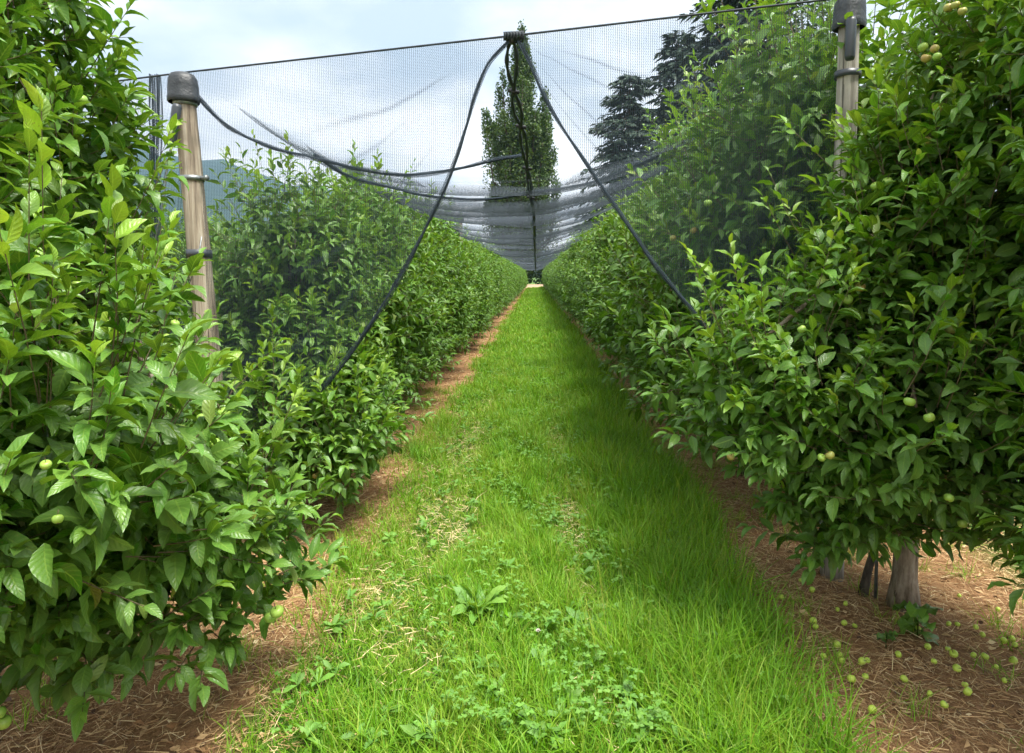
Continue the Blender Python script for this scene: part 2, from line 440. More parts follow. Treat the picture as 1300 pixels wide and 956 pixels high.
for j in range(7):
    d = np.stack([np.cos(a) * .4 + rng.normal(0, .35, n), np.sin(a) * .4 + rng.normal(0, .35, n), np.ones(n)], 1)
    leaves(mb, top - np.array([0, 0, .008 * j]), d, rng.uniform(.010, .022, n), np.full(n, .003), np.full(n, .5), np.full(n, .2), tone, 1, .3, shape=1)
gr = mb.build('grass', M['grass']); tag(gr, 'lush green grass carpeting the lane between the two apple rows', 'grass', kind='stuff')

# broad-leaved ground cover: clover and small rosettes
mb = MB()
n = 3000
x = rng.normal(-.02, .42, n); y = 2 + 9 * rng.random(n) ** 1.5
pn = np.sin(x * 6 + 1) * np.sin(y * 3.7) + np.sin(x * 11 + y * 5)
k = (pn > .1) & (np.abs(x) < .95); x, y = x[k], y[k]; n = len(x)
zz = gz(x, y) + rng.uniform(.06, .125, n)
a0 = rng.uniform(0, 2 * np.pi, n)
for j in range(3):
    a = a0 + j * 2.094
    d = np.stack([np.cos(a), np.sin(a), rng.uniform(0, .35, n)], 1)
    tone = np.stack([rng.uniform(.25, .75, n), rng.random(n), rng.random(n) * .9], 1)
    sz = rng.uniform(.013, .024, n)
    leaves(mb, np.stack([x, y, zz], 1), d, sz, sz * .85, rng.uniform(.1, .8, n), np.full(n, .25), tone, 2, .2, shape=2)
n = 240
cx = rng.uniform(-.85, .8, n); cy = 2 + 12 * rng.random(n) ** 1.6
for j in range(8):
    a = j * 2.4 + rng.uniform(0, 6.28, n); d = np.stack([np.cos(a), np.sin(a), rng.uniform(.35, 1.6, n)], 1)
    tone = np.stack([rng.uniform(.2, .8, n), rng.random(n), rng.random(n) * .9], 1)
    L = rng.uniform(.04, .075, n)
    leaves(mb, np.stack([cx, cy, gz(cx, cy) + .045], 1), d, L, L * .34, rng.uniform(.5, 1.5, n), np.full(n, .3), tone, 3, .3, shape=2, wave=.3)
tag(mb.build('ground_cover', M['weed']), 'small clover and rosette leaves scattered through the lane grass', 'weeds', kind='stuff')

# dry straw and litter under the rows (stuff)
mb = MB()
for (xa, xb, y0, y1, n, w, ln) in ((-2.6, -.75, 1.9, 7.5, 58000, .0028, .07), (.78, 3.3, 1.9, 7.5, 76000, .0028, .07), (-2.2, -.85, 7.5, 30, 14000, .006, .1), (.8, 2.3, 7.5, 30, 14000, .006, .1)):
    x = rng.uniform(xa, xb, n); y = rng.uniform(y0, y1, n)
    mat = .5 + .5 * np.sin(x * 5 + 2 * np.sin(y * 2.1)) * np.sin(y * 4.1 + np.sin(x * 6))
    k = rng.random(n) < .35 + .65 * mat; x, y = x[k], y[k]; m_ = len(x)
    a = rng.uniform(0, 2 * np.pi, m_)
    d = np.stack([np.cos(a), np.sin(a), rng.normal(.10, .16, m_)], 1)
    tone = np.stack([np.clip(rng.normal(.52, .24, m_), 0, 1), rng.random(m_), rng.random(m_)], 1)
    leaves(mb, np.stack([x, y, gz(x, y) + rng.uniform(.002, .018, m_)], 1), d, ln * rng.uniform(.4, 1.6, m_), np.full(m_, w), rng.uniform(.05, 1.1, m_), np.full(m_, .2), tone, 2, .8, shape=1)
n = 20000   # dry grass lying in the worn patches of the lane
x = rng.uniform(-1.0, .5, n); y = rng.uniform(1.9, 9, n); k = rng.random(n) < track(x, y) ** 1.2 * .8; x, y = x[k], y[k]; n = len(x)
a = rng.uniform(0, 2 * np.pi, n); d = np.stack([np.cos(a), np.sin(a), rng.normal(.25, .25, n)], 1)
leaves(mb, np.stack([x, y, gz(x, y) + rng.uniform(.004, .05, n)], 1), d, rng.uniform(.03, .10, n), np.full(n, .0028), rng.uniform(.2, 1.4, n), np.full(n, .2), np.stack([np.clip(rng.normal(.85, .15, n), 0, 1), rng.random(n), rng.random(n)], 1), 2, .8, shape=1)
n = 9000   # dead leaf and bark flakes
x = np.where(rng.random(n) < .5, rng.uniform(-2.4, -.85, n), rng.uniform(.85, 3.2, n)); y = 1.9 + 8 * rng.random(n) ** 1.3
a = rng.uniform(0, 2 * np.pi, n); d = np.stack([np.cos(a), np.sin(a), rng.normal(.1, .25, n)], 1)
tone = np.stack([np.clip(rng.normal(.3, .25, n), 0, 1), rng.random(n), rng.random(n)], 1); L = rng.uniform(.012, .045, n)
leaves(mb, np.stack([x, y, gz(x, y) + .006], 1), d, L, L * rng.uniform(.3, .7, n), rng.uniform(.1, 1.5, n), rng.uniform(-.3, .5, n), tone, 2, .6, shape=2, wave=.3)
tag(mb.build('dry_straw', M['straw']), 'rust brown dry straw and litter under the apple rows', 'straw', kind='stuff')

# ------------------------------------------------------------------ apples
def apple_mesh(name, mat):
    mb = MB(); R = .019; nu, nv = 14, 10; V = []; Fq = []
    for j in range(nv + 1):
        th = math.pi * j / nv
        r = R * (math.sin(th)) * (1 + .06 * math.cos(th))
        z = R * .93 * math.cos(th) - R * .30 * math.exp(-(math.sin(th) / .38) ** 2) * math.copysign(1, math.cos(th)) * (1 if math.cos(th) > 0 else .6)
        for i in range(nu):
            a = 2 * math.pi * i / nu; V.append((r * math.cos(a), r * math.sin(a), z))
    for j in range(nv):
        for i in range(nu):
            Fq.append([j * nu + i, (j + 1) * nu + i, (j + 1) * nu + (i + 1) % nu, j * nu + (i + 1) % nu])
    mb.add(V, Fq)
    mb.tube([(0, 0, R * .6), (.001, .001, R * 1.1), (.004, .001, R * 1.75)], [.0013, .0011, .0015], 5, m=1)
    for q in range(5):   # dried calyx
        a = q * 1.257
        mb.tube([(0, 0, -R * .62), (.004 * math.cos(a), .004 * math.sin(a), -R * .95)], [.0014, .0004], 4, m=1)
    return mb.mesh(name, [mat, M['apple_stem']])
AP = [apple_mesh('apple', M['apple']), apple_mesh('apple_blushed', M['apple_red'])]
AF = apple_mesh('fallen_apple', M['apple_fallen'])

def put_apple(parent, pos, kind=0, s=1.0):
    o = add_obj('apple', AP[kind], parent, pos)
    o.rotation_euler = (random.uniform(-.6, .6), random.uniform(-.6, .6), random.uniform(0, 6.28)); o.scale = (s, s, s * random.uniform(.92, 1.05))
    return o

# ------------------------------------------------------------------ apple crowns
def shoots(mb, S, D, Ls, nleaf, lsize, segs, young, wave=.16, r_twig=.0026, m=0):
    """S bases, D directions, Ls lengths; leaves spiral up each shoot, smallest and palest at the tip"""
    N = len(S); D = nrm(D)
    o = nrm(np.cross(D, np.array([.31, .52, .13])[None] + rng.normal(0, .2, (N, 3)))); q = np.cross(D, o)
    bendv = rng.normal(0, .12, (N, 3)); bendv[:, 2] = np.abs(bendv[:, 2])
    def pt(t): return S + (D * t + bendv * (t ** 2)) * Ls[:, None]
    sticks(mb, pt(0.), pt(.5), np.full(N, r_twig), m=1); sticks(mb, pt(.5), pt(1.), np.full(N, r_twig * .65), m=1)
    ph = rng.uniform(0, 6.28, N)
    for i in range(nleaf):
        t = .12 + .88 * (i / (nleaf - 1)) ** .62
        a = ph + i * 2.4 + rng.normal(0, .25, N)
        rad = o * np.cos(a)[:, None] + q * np.sin(a)[:, None]
        open_ = 1.35 - .95 * t ** 2.0             # tip leaves stand up, lower ones spread
        d = rad * open_ + D * (.35 + .9 * t ** 2)[..., None] if np.ndim(t) else rad * open_ + D * (.35 + .9 * t * t)
        d = d + rng.normal(0, .18, (N, 3))
        d[:, 2] += .10
        size = lsize * (1 - .42 * t ** 4) * rng.uniform(.62, 1.25, N)
        yt = np.clip(young * (.10 + 1.35 * t ** 2.4) + rng.normal(0, .08, N) + .20, 0.02, 1)
        tone = np.stack([yt, rng.random(N), rng.random(N)], 1)
        drop = rng.random(N) < .07
        size = np.where(drop, size * .3, size)
        leaves(mb, pt(t), d, size, size * rng.uniform(.35, .50, N), np.clip(rng.normal(1.15 - .4 * t, .35, N), .15, 2.2),
               rng.uniform(.15, .70, N), tone, segs, .34, m=m, wave=wave)

def crown_mesh(name, lobes, origin, dens, nleaf=13, lsize=.10, segs=4, youngbias=.5, fill=.8, top=None):
    """lobes (cx,cy,cz, rx,ry,rz, density factor) in world metres"""
    mb = MB(); origin = np.array(origin)
    S, D, Y = [], [], []
    lobes = np.array([(*l, 1.)[:7] for l in lobes], float)
    for li, l in enumerate(lobes):
        c, r = l[:3], l[3:6]
        area = 4 * np.pi * ((r[0] * r[1]) ** 1.6 / 3 + (r[0] * r[2]) ** 1.6 / 3 + (r[1] * r[2]) ** 1.6 / 3) ** (1 / 1.6)
        n = int(area * dens * l[6])
        u = nrm(rng.normal(0, 1, (n, 3)))
        lump = 1 + .17 * np.sin(u[:, 0] * 5 + li) * np.sin(u[:, 1] * 6 + 2 * li) + .10 * np.sin(u[:, 2] * 9 + li * 3)
        fr = (.60 + .28 * rng.random(n) ** .7) * lump
        p = c + u * r * fr[:, None]
        # drop shoots buried inside another lobe
        ins = np.zeros(n, bool)
        for lj, k in enumerate(lobes):
            if lj != li: ins |= (((p - k[:3]) / k[3:6]) ** 2).sum(1) < .30
        p, u = p[~ins], u[~ins]
        S.append(p); D.append(nrm(u / r * r.mean()) + np.array([0, 0, .95]) + rng.normal(0, .28, (len(p), 3)))
        Y.append(u[:, 2])
    S = np.concatenate(S); D = np.concatenate(D); Y = np.concatenate(Y)
    ok = S[:, 2] > .16
    S, D, Y = S[ok], D[ok], Y[ok]
    D[:, 2] = np.where(Y < -.3, D[:, 2] * .3 - .1, D[:, 2])
    N = len(S)
    yv = np.clip(youngbias * (.62 + .5 * Y) * rng.uniform(.4, 1.35, N), .02, 1)
    Ls = rng.uniform(.10, .27, N) * np.where(Y > .45, rng.uniform(1., 2.1, N), 1.)
    # split by vigour so that tips differ
    for lo, hi, nl in ((0, .33, nleaf - 3), (.33, .6, nleaf), (.6, 1.01, nleaf + 1)):
        k = (yv >= lo) & (yv < hi)
        if k.any():
            shoots(mb, S[k] - origin, D[k], Ls[k], nl, lsize, segs, yv[k])
    # inner fill of older, darker spur leaves
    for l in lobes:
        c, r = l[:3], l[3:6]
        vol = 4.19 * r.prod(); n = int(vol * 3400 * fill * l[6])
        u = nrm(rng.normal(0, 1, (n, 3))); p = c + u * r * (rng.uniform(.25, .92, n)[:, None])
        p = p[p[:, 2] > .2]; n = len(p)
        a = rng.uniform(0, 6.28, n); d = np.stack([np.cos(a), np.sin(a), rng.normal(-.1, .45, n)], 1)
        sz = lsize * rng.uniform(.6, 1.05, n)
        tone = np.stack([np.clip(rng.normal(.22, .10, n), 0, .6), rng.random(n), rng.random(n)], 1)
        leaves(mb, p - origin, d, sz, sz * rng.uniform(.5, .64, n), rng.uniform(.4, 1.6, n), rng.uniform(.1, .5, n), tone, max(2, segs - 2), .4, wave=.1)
    return mb.mesh(name, [M['leaf'], M['twig']])

def trunk_mesh(name, height, r0, lobes=None, origin=(0, 0, 0), seed=0, flare=1.5, lean=(0, 0), mat='bark', seg=14):
    rr = random.Random(seed); mb = MB(); pts = []; rad = []
    n = 16
    for i in range(n + 1):
        t = i / n; z = t * height
        pts.append((lean[0] * t + .03 * math.sin(3 * t + seed) * t, lean[1] * t + .03 * math.sin(4 * t + 2 * seed) * t, z - .03))
        rad.append(r0 * (1 - .62 * t) * (1 + (flare - 1) * math.exp(-z / .06)) * (1 + .05 * math.sin(9 * t + seed)))
    mb.tube(pts, rad, seg)
    if lobes is not None:
        for l in lobes:
            for _ in range(3):
                t0 = rr.uniform(.28, .8); i = int(t0 * n); a = Vector(pts[i])
                c = Vector(l[:3]) - Vector(origin) + Vector([rr.uniform(-.6, .6) * l[3 + q] for q in range(3)])
                mid = a.lerp(c, .5) + Vector((rr.uniform(-.06, .06), rr.uniform(-.06, .06), rr.uniform(.0, .10)))
                mb.tube([a, a.lerp(mid, .5), mid, mid.lerp(c, .6), c], [r0 * .34, r0 * .27, r0 * .22, r0 * .15, r0 * .09], 7)
    return mb.mesh(name, [M[mat]])

def apples_at(parent, lobes, origin, spots, sc=.92):
    for (px, py_, red) in spots:
        y = 1.0
        while y < 4.5:
            p = P(px, py_, y)
            if any(((p.x - l[0]) / l[3]) ** 2 + ((p.y - l[1]) / l[4]) ** 2 + ((p.z - l[2]) / l[5]) ** 2 < 1.35 for l in lobes): break
            y += .02
        if y < 4.5: put_apple(parent, p - Vector(origin), red, sc * random.uniform(.85, 1.12))
def surf_apples(parent, lobes, origin, n, seed, red=.2, face=None):
    rr = random.Random(seed)
    k = 0
    while k < n:
        l = rr.choice(lobes); u = Vector((rr.gauss(0, 1), rr.gauss(0, 1), rr.gauss(0, .8))).normalized()
        if face is not None and u.dot(Vector(face)) < .25: continue
        c = Vector((l[0] + u.x * l[3] * 1.04, l[1] + u.y * l[4] * 1.04, l[2] + u.z * l[5] * 1.0)) - Vector(origin)
        rd = 1 if rr.random() < red else 0
        for _ in range(min(rr.choice((1, 1, 2, 3)), n - k)):
            put_apple(parent, c + Vector((rr.uniform(-.03, .03), rr.uniform(-.03, .03), rr.uniform(-.03, .03))), rd, rr.uniform(.85, 1.15)); k += 1

def near_tree(label, origin, lobes, height, r0, seed, dens=76, apples=10, face=(-1, -1, 0), lean=(0, 0), flare=1.5, mat='bark', young=.55, red=.1, lsize=.102, group=None, segs=7):
    t = empty('apple_tree', origin); tag(t, label, 'apple tree', group)
    add_obj('crown', crown_mesh('crown', lobes, origin, dens, lsize=lsize, youngbias=young, segs=segs), t)
    add_obj('trunk', trunk_mesh('trunk', height, r0, lobes, origin, seed, flare, lean, mat), t)
    surf_apples(t, lobes, origin, apples, seed, red, face)
    return t

GL = 'apple trees of the left row'; GR = 'apple trees of the right row'
# left row, in front of the net
LB = [(-1.62, 1.45, 2.02, .40, .38, .42), (-1.62, 1.4, 1.45, .46, .4, .45), (-1.15, 1.55, 1.05, .36, .36, .34), (-1.6, 1.2, .9, .4, .4, .4)]
LA = [(-1.80, 2.40, 1.98, .36, .42, .40), (-1.86, 2.45, 1.42, .44, .44, .46), (-1.38, 2.05, .80, .44, .46, .38), (-1.06, 2.18, .54, .26, .30, .32), (-1.5, 1.95, .52, .40, .40, .28), (-1.85, 2.5, .95, .45, .45, .40), (-1.70, 2.2, 2.42, .16, .18, .26, .8)]
tA = near_tree('leafy apple tree left of the capped wooden post, in front of the net', (-1.66, 2.45, 0), LA, 2.1, .035, 3, face=(.6, -.8, .1), apples=20, group=GL)
tB = near_tree('closest apple tree, cropped by the left edge of the view', (-1.66, 1.3, 0), LB, 2.1, .035, 5, face=(.6, -.3, .2), apples=9, group=GL)
# right row, in front of the net
RA = [(1.98, 2.75, 2.30, .46, .46, .50), (1.84, 2.85, 1.62, .56, .50, .50), (1.08, 2.95, .98, .42, .42, .36), (1.45, 2.72, .92, .46, .42, .33), (1.85, 2.85, 1.05, .46, .45, .40), (1.62, 3.2, 1.25, .44, .3, .45), (1.58, 2.92, 1.62, .28, .28, .40), (1.46, 2.92, 1.35, .30, .28, .36), (1.42, 2.92, .62, .32, .28, .26), (1.9, 2.6, .68, .36, .3, .26), (1.30, 2.95, .50, .24, .22, .24)]
RB = [(2.0, 1.95, 2.4, .50, .50, .5), (2.0, 1.95, 1.8, .50, .5, .5), (1.95, 2.0, 1.2, .50, .48, .42), (2.0, 2.1, .70, .42, .42, .34)]
tC = near_tree('tall apple tree with pale flared trunk over fallen apples', (1.70, 3.08, 0), RA, 2.5, .055, 11, face=(-.6, -.8, 0), apples=22, flare=1.45, red=.35, group=GR, young=.5)
tD = near_tree('closest right-hand apple tree, cropped by the right edge of the view', (2.05, 2.0, 0), RB, 2.5, .045, 13, face=(-.7, .3, 0), apples=8, group=GR, young=.5)

apples_at(tA, LA, (-1.66, 2.45, 0), [(125, 437, 0), (113, 446, 0), (210, 429, 0), (222, 411, 0), (237, 400, 0), (262, 562, 0), (272, 563, 0), (267, 552, 0), (278, 571, 0), (98, 362, 0), (104, 127, 0), (228, 545, 0)])
apples_at(tB, LB, (-1.66, 1.3, 0), [(65, 222, 0), (77, 236, 0), (73, 659, 0), (58, 590, 0)], .62)
apples_at(tC, RA, (1.70, 3.08, 0), [(1172, 60, 0), (1187, 62, 1), (1176, 74, 1), (1190, 72, 0), (1190, 139, 1), (1043, 581, 0), (1054, 578, 1), (1205, 632, 0), (1155, 510, 0), (1180, 530, 0), (1207, 419, 1), (1204, 10, 1), (1213, 6, 1), (1222, 14, 1), (1216, 356, 0), (928, 580, 1), (1018, 418, 0), (1222, 665, 0)])
LE = [(-1.50, 4.42, .72, .46, .30, .42), (-1.95, 4.50, .85, .45, .30, .42), (-1.22, 4.45, .58, .28, .30, .32), (-1.15, 3.95, .48, .26, .30, .24), (-1.5, 3.85, .50, .34, .30, .26)]
tE = near_tree('low apple tree at the foot of the capped wooden post, under the net hem', (-1.62, 4.45, 0), LE, 1.2, .03, 17, face=(.6, -.8, .1), apples=5, group=GL, segs=5)
# row trees behind the net
def row_lobes(side, seed, hw, top, bulge=.0):
    rr = random.Random(seed); L = []
    lv = [(.66, hw * .96, .42), (1.2, hw, .45), (1.65, hw * .86, .42), (top - .42, hw * .62, .42)]
    for z, w, rz in lv:
        L.append((rr.uniform(-.05, .05), rr.uniform(-.15, .15), z, w * rr.uniform(.92, 1.06), .60, rz))
    for _ in range(3):
        s = rr.choice((-1, 1))
        L.append((s * hw * .55, rr.uniform(-.35, .35), rr.uniform(.65, top - .7), hw * .5, .30, .30))
    return L
def generic(side, seed, hw, top, dens, lsize, segs, nleaf=11, fill=.8):
    L = row_lobes(side, seed, hw, top)
    cm = crown_mesh('crown', L, (0, 0, 0), dens, nleaf=nleaf, lsize=lsize, segs=segs, youngbias=.5, fill=fill)
    tm = trunk_mesh('trunk', 2.0, .035, L, (0, 0, 0), seed, 1.4, (.02, .03), 'darkbark', 8)
    return cm, tm, L
LV = [generic('L', 20 + i, .60, 2.22, 50, .10, 3) for i in range(3)]
RV = [generic('R', 40 + i, .82, 2.62, 50, .10, 3) for i in range(3)]
ordn = ['first', 'second', 'third', 'fourth', 'fifth', 'sixth', 'seventh']
def row(side, x0, ystart, yend, variants, group, where):
    y = ystart; i = 0; proto = {}
    while y < yend:
        v = i % 3
        if v not in proto:
            t = empty('apple_tree'); cm, tm, L = variants[v]
            add_obj('crown', cm, t); add_obj('trunk', tm, t); proto[v] = t; parts = None
        else:
            t = proto[v].copy(); COL.objects.link(t)
            for ch in [c for c in proto[v].children if c.name.split('.')[0] in ('crown', 'trunk')]:
                c = ch.copy(); COL.objects.link(c); c.parent = t
        t.location = (x0 + random.uniform(-.09, .09), y, 0)
        t.rotation_euler = (0, 0, random.choice((0, math.pi)) + random.uniform(-.12, .12))
        s = random.uniform(.94, 1.05)
        if i < 4: s = (1.12, 1.09, 1.06, 1.04)[i] if side > 0 else (.96, 1.0, 1.03, 1.02)[i]
        t.scale = (s * random.uniform(.95, 1.08), s, s * (random.uniform(.88, 1.07) if i > 3 else 1))
        if i < 7: lab = f'apple tree behind the net, {ordn[i]} of the {where} row beyond its end post'
        else: lab = f'distant apple tree merging into the {where} row towards the poplar'
        tag(t, lab, 'apple tree', group)
        if i < 4:
            proto_l = variants[v][2]
            rr = random.Random(90 + i + (0 if side < 0 else 50))
            for _ in range(8):
                l = rr.choice(proto_l[:3]); u = Vector((1, rr.uniform(-1, 1), rr.uniform(-.6, .8))).normalized()
                sgn = -1 if (side > 0) == (abs(t.rotation_euler.z) < 1) else 1
                put_apple(t, (l[0] + sgn * u.x * l[3] * .97, l[1] + u.y * .5, l[2] + u.z * l[5] * .9), 1 if rr.random() < .15 else 0, rr.uniform(.85, 1.1))
        i += 1; y += 1.0 * random.uniform(.93, 1.07)
row(-1, -1.66, 4.75, 80, LV, GL, 'left')
row(1, 1.68, 4.25, 80, RV, GR, 'right')
# next row to the left, seen through the gap beside the end post
y = 5.2; i = 0; src = None
while y < 17:
    cm, tm, _ = LV[i % 3]
    t = empty('apple_tree', (-5.0 + random.uniform(-.05, .05), y, 0), random.uniform(-.2, .2))
    add_obj('crown', cm, t); add_obj('trunk', tm, t)
    tag(t, 'apple tree of the next row, glimpsed past the left end post', 'apple tree', 'apple trees of the next row to the left')
    y += 1.05; i += 1

# ------------------------------------------------------------------ posts
def post(label, top, foot, r, cap_top, mat='post', tube=None, group='wooden net posts', details=True):
    """round timber post from foot to top (world), with its cap and fittings"""
    foot = Vector(foot); top = Vector(top)
    t = empty('wooden_post', foot); tag(t, label, 'post', group)
    ax = top - foot
    mb = MB(); n = 14
    mb.tube([foot * 0 + ax * (i / n) - Vector((0, 0, .04 if i == 0 else 0)) for i in range(n + 1)], [r * (1.16 - .20 * i / n + .015 * math.sin(i * 2.3)) for i in range(n + 1)], 24)
    mb.build('shaft', M[mat], t)
    if cap_top:
        # domed rubber cap: squarish skirt, rounded top, small lip
        mb = MB(); V = []; Fq = []; hgt = cap_top; seg = 32
        prof = [(1.34, 0), (1.42, .008), (1.42, .03), (1.36, .04), (1.34, hgt * .55), (1.27, hgt * .8), (1.05, hgt * .95), (.6, hgt * 1.03), (.0, hgt * 1.05)]
        for j, (rr, z) in enumerate(prof):
            for i in range(seg):
                a = 2 * math.pi * i / seg
                sq = 1 / max(abs(math.cos(a)), abs(math.sin(a))) ; sq = 1 + (sq - 1) * .22
                rb = 1 + (.018 if i % 4 == 0 else 0) * (1 if j < 6 else 0)
                V.append((r * rr * sq * rb * math.cos(a), r * rr * sq * rb * math.sin(a), z))
        for j in range(len(prof) - 1):
            for i in range(seg):
                Fq.append([j * seg + i, j * seg + (i + 1) % seg, (j + 1) * seg + (i + 1) % seg, (j + 1) * seg + i])
        mb.add(V, Fq)
        c = mb.build('cap', M['cap'], t, tuple(ax - Vector((0, 0, hgt * .72))))
        c.rotation_euler = (0, 0, .3)
    return t, ax

def band(t, ax, frac, r, hgt=.022, bolt=1, mat='steel'):
    mb = MB(); c = ax * frac; a = ax.normalized()
    prof = [(r * 1.0, -hgt / 2), (r * 1.05, -hgt / 2), (r * 1.05, hgt / 2), (r * 1.0, hgt / 2)]
    V = []; seg = 28
    for rr, z in prof:
        for i in range(seg):
            an = 2 * math.pi * i / seg
            p = c + a * z + Vector((math.cos(an) * rr, math.sin(an) * rr, 0)); V.append(tuple(p))
    Fq = [[j * seg + i, j * seg + (i + 1) % seg, (j + 1) * seg + (i + 1) % seg, (j + 1) * seg + i] for j in range(3) for i in range(seg)]
    mb.add(V, Fq)
    if bolt:
        q = c + Vector((r * 1.0, -r * .35, 0))
        mb.tube([q, q + Vector((.035, -.012, 0))], .011, 8); mb.tube([q + Vector((.03, -.010, 0)), q + Vector((.042, -.014, 0))], .017, 6)
    return mb.build('clamp_band', M[mat], t)

YL, YR, YC = 3.9, 3.35, 3.58
ltop = P(232, 104, YL); lb = P(262, 420, YL)
ldir = (lb - ltop) / (ltop.z - lb.z); lfoot = ltop + ldir * ltop.z
tL, axL = post('weathered wooden end post with black domed cap, left of the lane', ltop, lfoot, .060, .16)
def at_frac(py_):   # height fraction of the left post seen at photo row py_
    z = P(240, py_, YL).z; return z / axL.z
band(tL, axL, at_frac(131), .062, .03, 0); band(tL, axL, at_frac(227), .064, .028, 1)
b = band(tL, axL, at_frac(322), .067, .045, 0, 'tube')
mb = MB()   # dark sleeve hanging beside the post and its wire
a_ = P(225, 132, YL - .09) - lfoot; b_ = P(217, 186, YL - .09) - lfoot
mb.tube([a_, a_.lerp(b_, .08), a_.lerp(b_, .92), b_], [.020, .026, .025, .021], 16)
tb = mb.build('sleeve', M['tube'], tL)
mb = MB()
mb.tube([P(217, 186, YL - .09) - lfoot, P(212, 215, YL - .09) - lfoot, P(208, 250, YL - .08) - lfoot, P(198, 300, YL - .05) - lfoot, P(194, 345, YL) - lfoot], .004, 6)
mb.tube([P(256, 300, YL - .08) - lfoot, P(251, 330, YL - .085) - lfoot, P(238, 366, YL - .1) - lfoot], .0035, 6)
mb.build('tie_wire', M['steel'], tL)

rtop = P(1079, 6, YR); rfoot = P(1056, 735, YR); rfoot = Vector((rfoot.x, YR, 0))
tR, axR = post('pale wooden end post with black cap among the right-hand leaves', rtop, rfoot, .047, .15, 'palepost')
def fr(py_): return P(1075, py_, YR).z / axR.z
band(tR, axR, fr(30), .055, .026, 0); band(tR, axR, fr(95), .056, .03, 0, 'tube')
mb = MB(); a_ = P(1081, 22, YR - .09) - rfoot; b_ = P(1079, 76, YR - .09) - rfoot
mb.tube([a_, a_.lerp(b_, .08), a_.lerp(b_, .92), b_], [.018, .023, .022, .018], 16); mb.build('sleeve', M['tube'], tR)

f2 = P(583, 275, 13.3)
tm_, ax_ = post('small distant wooden post with dark cap, rising above the left row', (f2.x, 13.3, f2.z), (f2.x, 13.3, 0), .065, .15, 'post')
# ------------------------------------------------------------------ cables
def cable(label, pts, r=.0045, name='support_cable', mat='rope', sag=0.0, group='support cables of the net'):
    mb = MB(); out = []
    for i in range(len(pts) - 1):
        a, b = Vector(pts[i]), Vector(pts[i + 1])
        for k in range(12):
            t = k / 12; out.append(a.lerp(b, t) - Vector((0, 0, sag * 4 * t * (1 - t))))
    out.append(Vector(pts[-1])); mb.tube(out, r, 6)
    return tag(mb.build(name, M[mat]), label, 'cable', group)
capL = P(232, 92, YL); peak = P(652, 45, YC); capR = P(1078, -4, YR)
farL = Vector((-5.1, 4.9, capL.z)); farR = Vector((5.0, 3.0, capR.z + .05))
cable('taut dark cable carrying the net edge across the lane between the end posts', [farL, capL, peak, capR, farR], .0052)

# ------------------------------------------------------------------ hail net
hn = empty('hail_net', (0, 0, 0)); tag(hn, 'dark mesh hail net slung over the lane between the apple rows', 'net')
def poly(pts, u):
    """interpolate a polyline of (px,py) smoothly at parameter u in 0..1 by arc index"""
    n = len(pts) - 1; x = min(u * n, n - 1e-6); i = int(x); t = x - i
    p0 = pts[max(i - 1, 0)]; p1 = pts[i]; p2 = pts[i + 1]; p3 = pts[min(i + 2, n)]
    return tuple(.5 * ((2 * b) + (-a + c) * t + (2 * a - 5 * b + 4 * c - d) * t * t + (-a + 3 * b - 3 * c + d) * t ** 3)
                 for a, b, c, d in zip(p0, p1, p2, p3))
def sheet(name, A, B, nu, nv, mat, ripple, parent=hn, bulge=0.):
    """net sheet ruled between curves A(u) and B(u) with hanging folds"""
    V = []; UV = []
    for i in range(nu + 1):
        u = i / nu; a = Vector(A(u)); b = Vector(B(u)); Ln = (b - a).length
        for j in range(nv + 1):
            v = j / nv
            p = a.lerp(b, v); p.y += ripple(u, v) - bulge * math.sin(math.pi * v); V.append(tuple(p))
            UV.append((p.x, p.z))
    Fq = [[i * (nv + 1) + j, (i + 1) * (nv + 1) + j, (i + 1) * (nv + 1) + j + 1, i * (nv + 1) + j + 1] for i in range(nu) for j in range(nv)]
    C = np.zeros((len(V), 3)); i_, j_ = np.divmod(np.arange(len(V)), nv + 1); uu = i_ / nu; vv = j_ / nv
    for q, (v0, sl, am, ua, ub) in enumerate(((.20, .06, .35, .2, .7), (.36, -.05, .3, .0, .5), (.58, .05, .35, .1, .6), (.80, -.04, .3, .0, .5))):
        C[:, 1] = np.maximum(C[:, 1], am * np.exp(-((vv - v0 - sl * uu - .012 * np.sin(uu * 17 + q)) / .010) ** 2) * np.clip((uu - ua) * 8, 0, 1) * np.clip((ub - uu) * 8, 0, 1))
    mb = MB(); mb.add(V, Fq, UV, C); return mb.build(name, M[mat], parent)
hemL = [(205, 575), (270, 560), (340, 550), (385, 520), (430, 470), (462, 425), (490, 380), (520, 328), (545, 280), (565, 240), (580, 200), (592, 160), (603, 120), (620, 80), (648, 50)]
hemR = [(656, 50), (672, 80), (690, 120), (713, 160), (740, 200), (770, 245), (800, 290), (830, 335), (860, 372), (895, 410), (940, 470), (990, 540), (1040, 590), (1070, 600)]
def depL(px): return YL + (YC - YL) * (px - 232) / 420
def depR(px): return YC + (YR - YC) * (px - 652) / 426
def hl(u):
    q = poly(hemL, u); return P(q[0], q[1], depL(q[0]) - .05 * math.sin(math.pi * u))
def hr(u):
    q = poly(hemR, u); return P(q[0], q[1], depR(q[0]) - .05 * math.sin(math.pi * u))
def topL(u):
    b = hl(u); px = poly(hemL, u)[0]; t = max(0, min(1, (px - 205) / (648 - 205))); return capL.lerp(peak, t) if t > 0.05 else capL.lerp(peak, t)
def topR(u):
    px = poly(hemR, u)[0]; t = max(0, min(1, (px - 656) / (1070 - 656))); return peak.lerp(capR, t)
rp = lambda u, v: (.010 * math.sin(u * 21 + v * 4) + .008 * math.sin(u * 47 + 3 * v)) * math.sin(math.pi * min(v * 1.2, 1)) + .02 * math.sin(v * 8 + u * 6) * v * (1 - v)
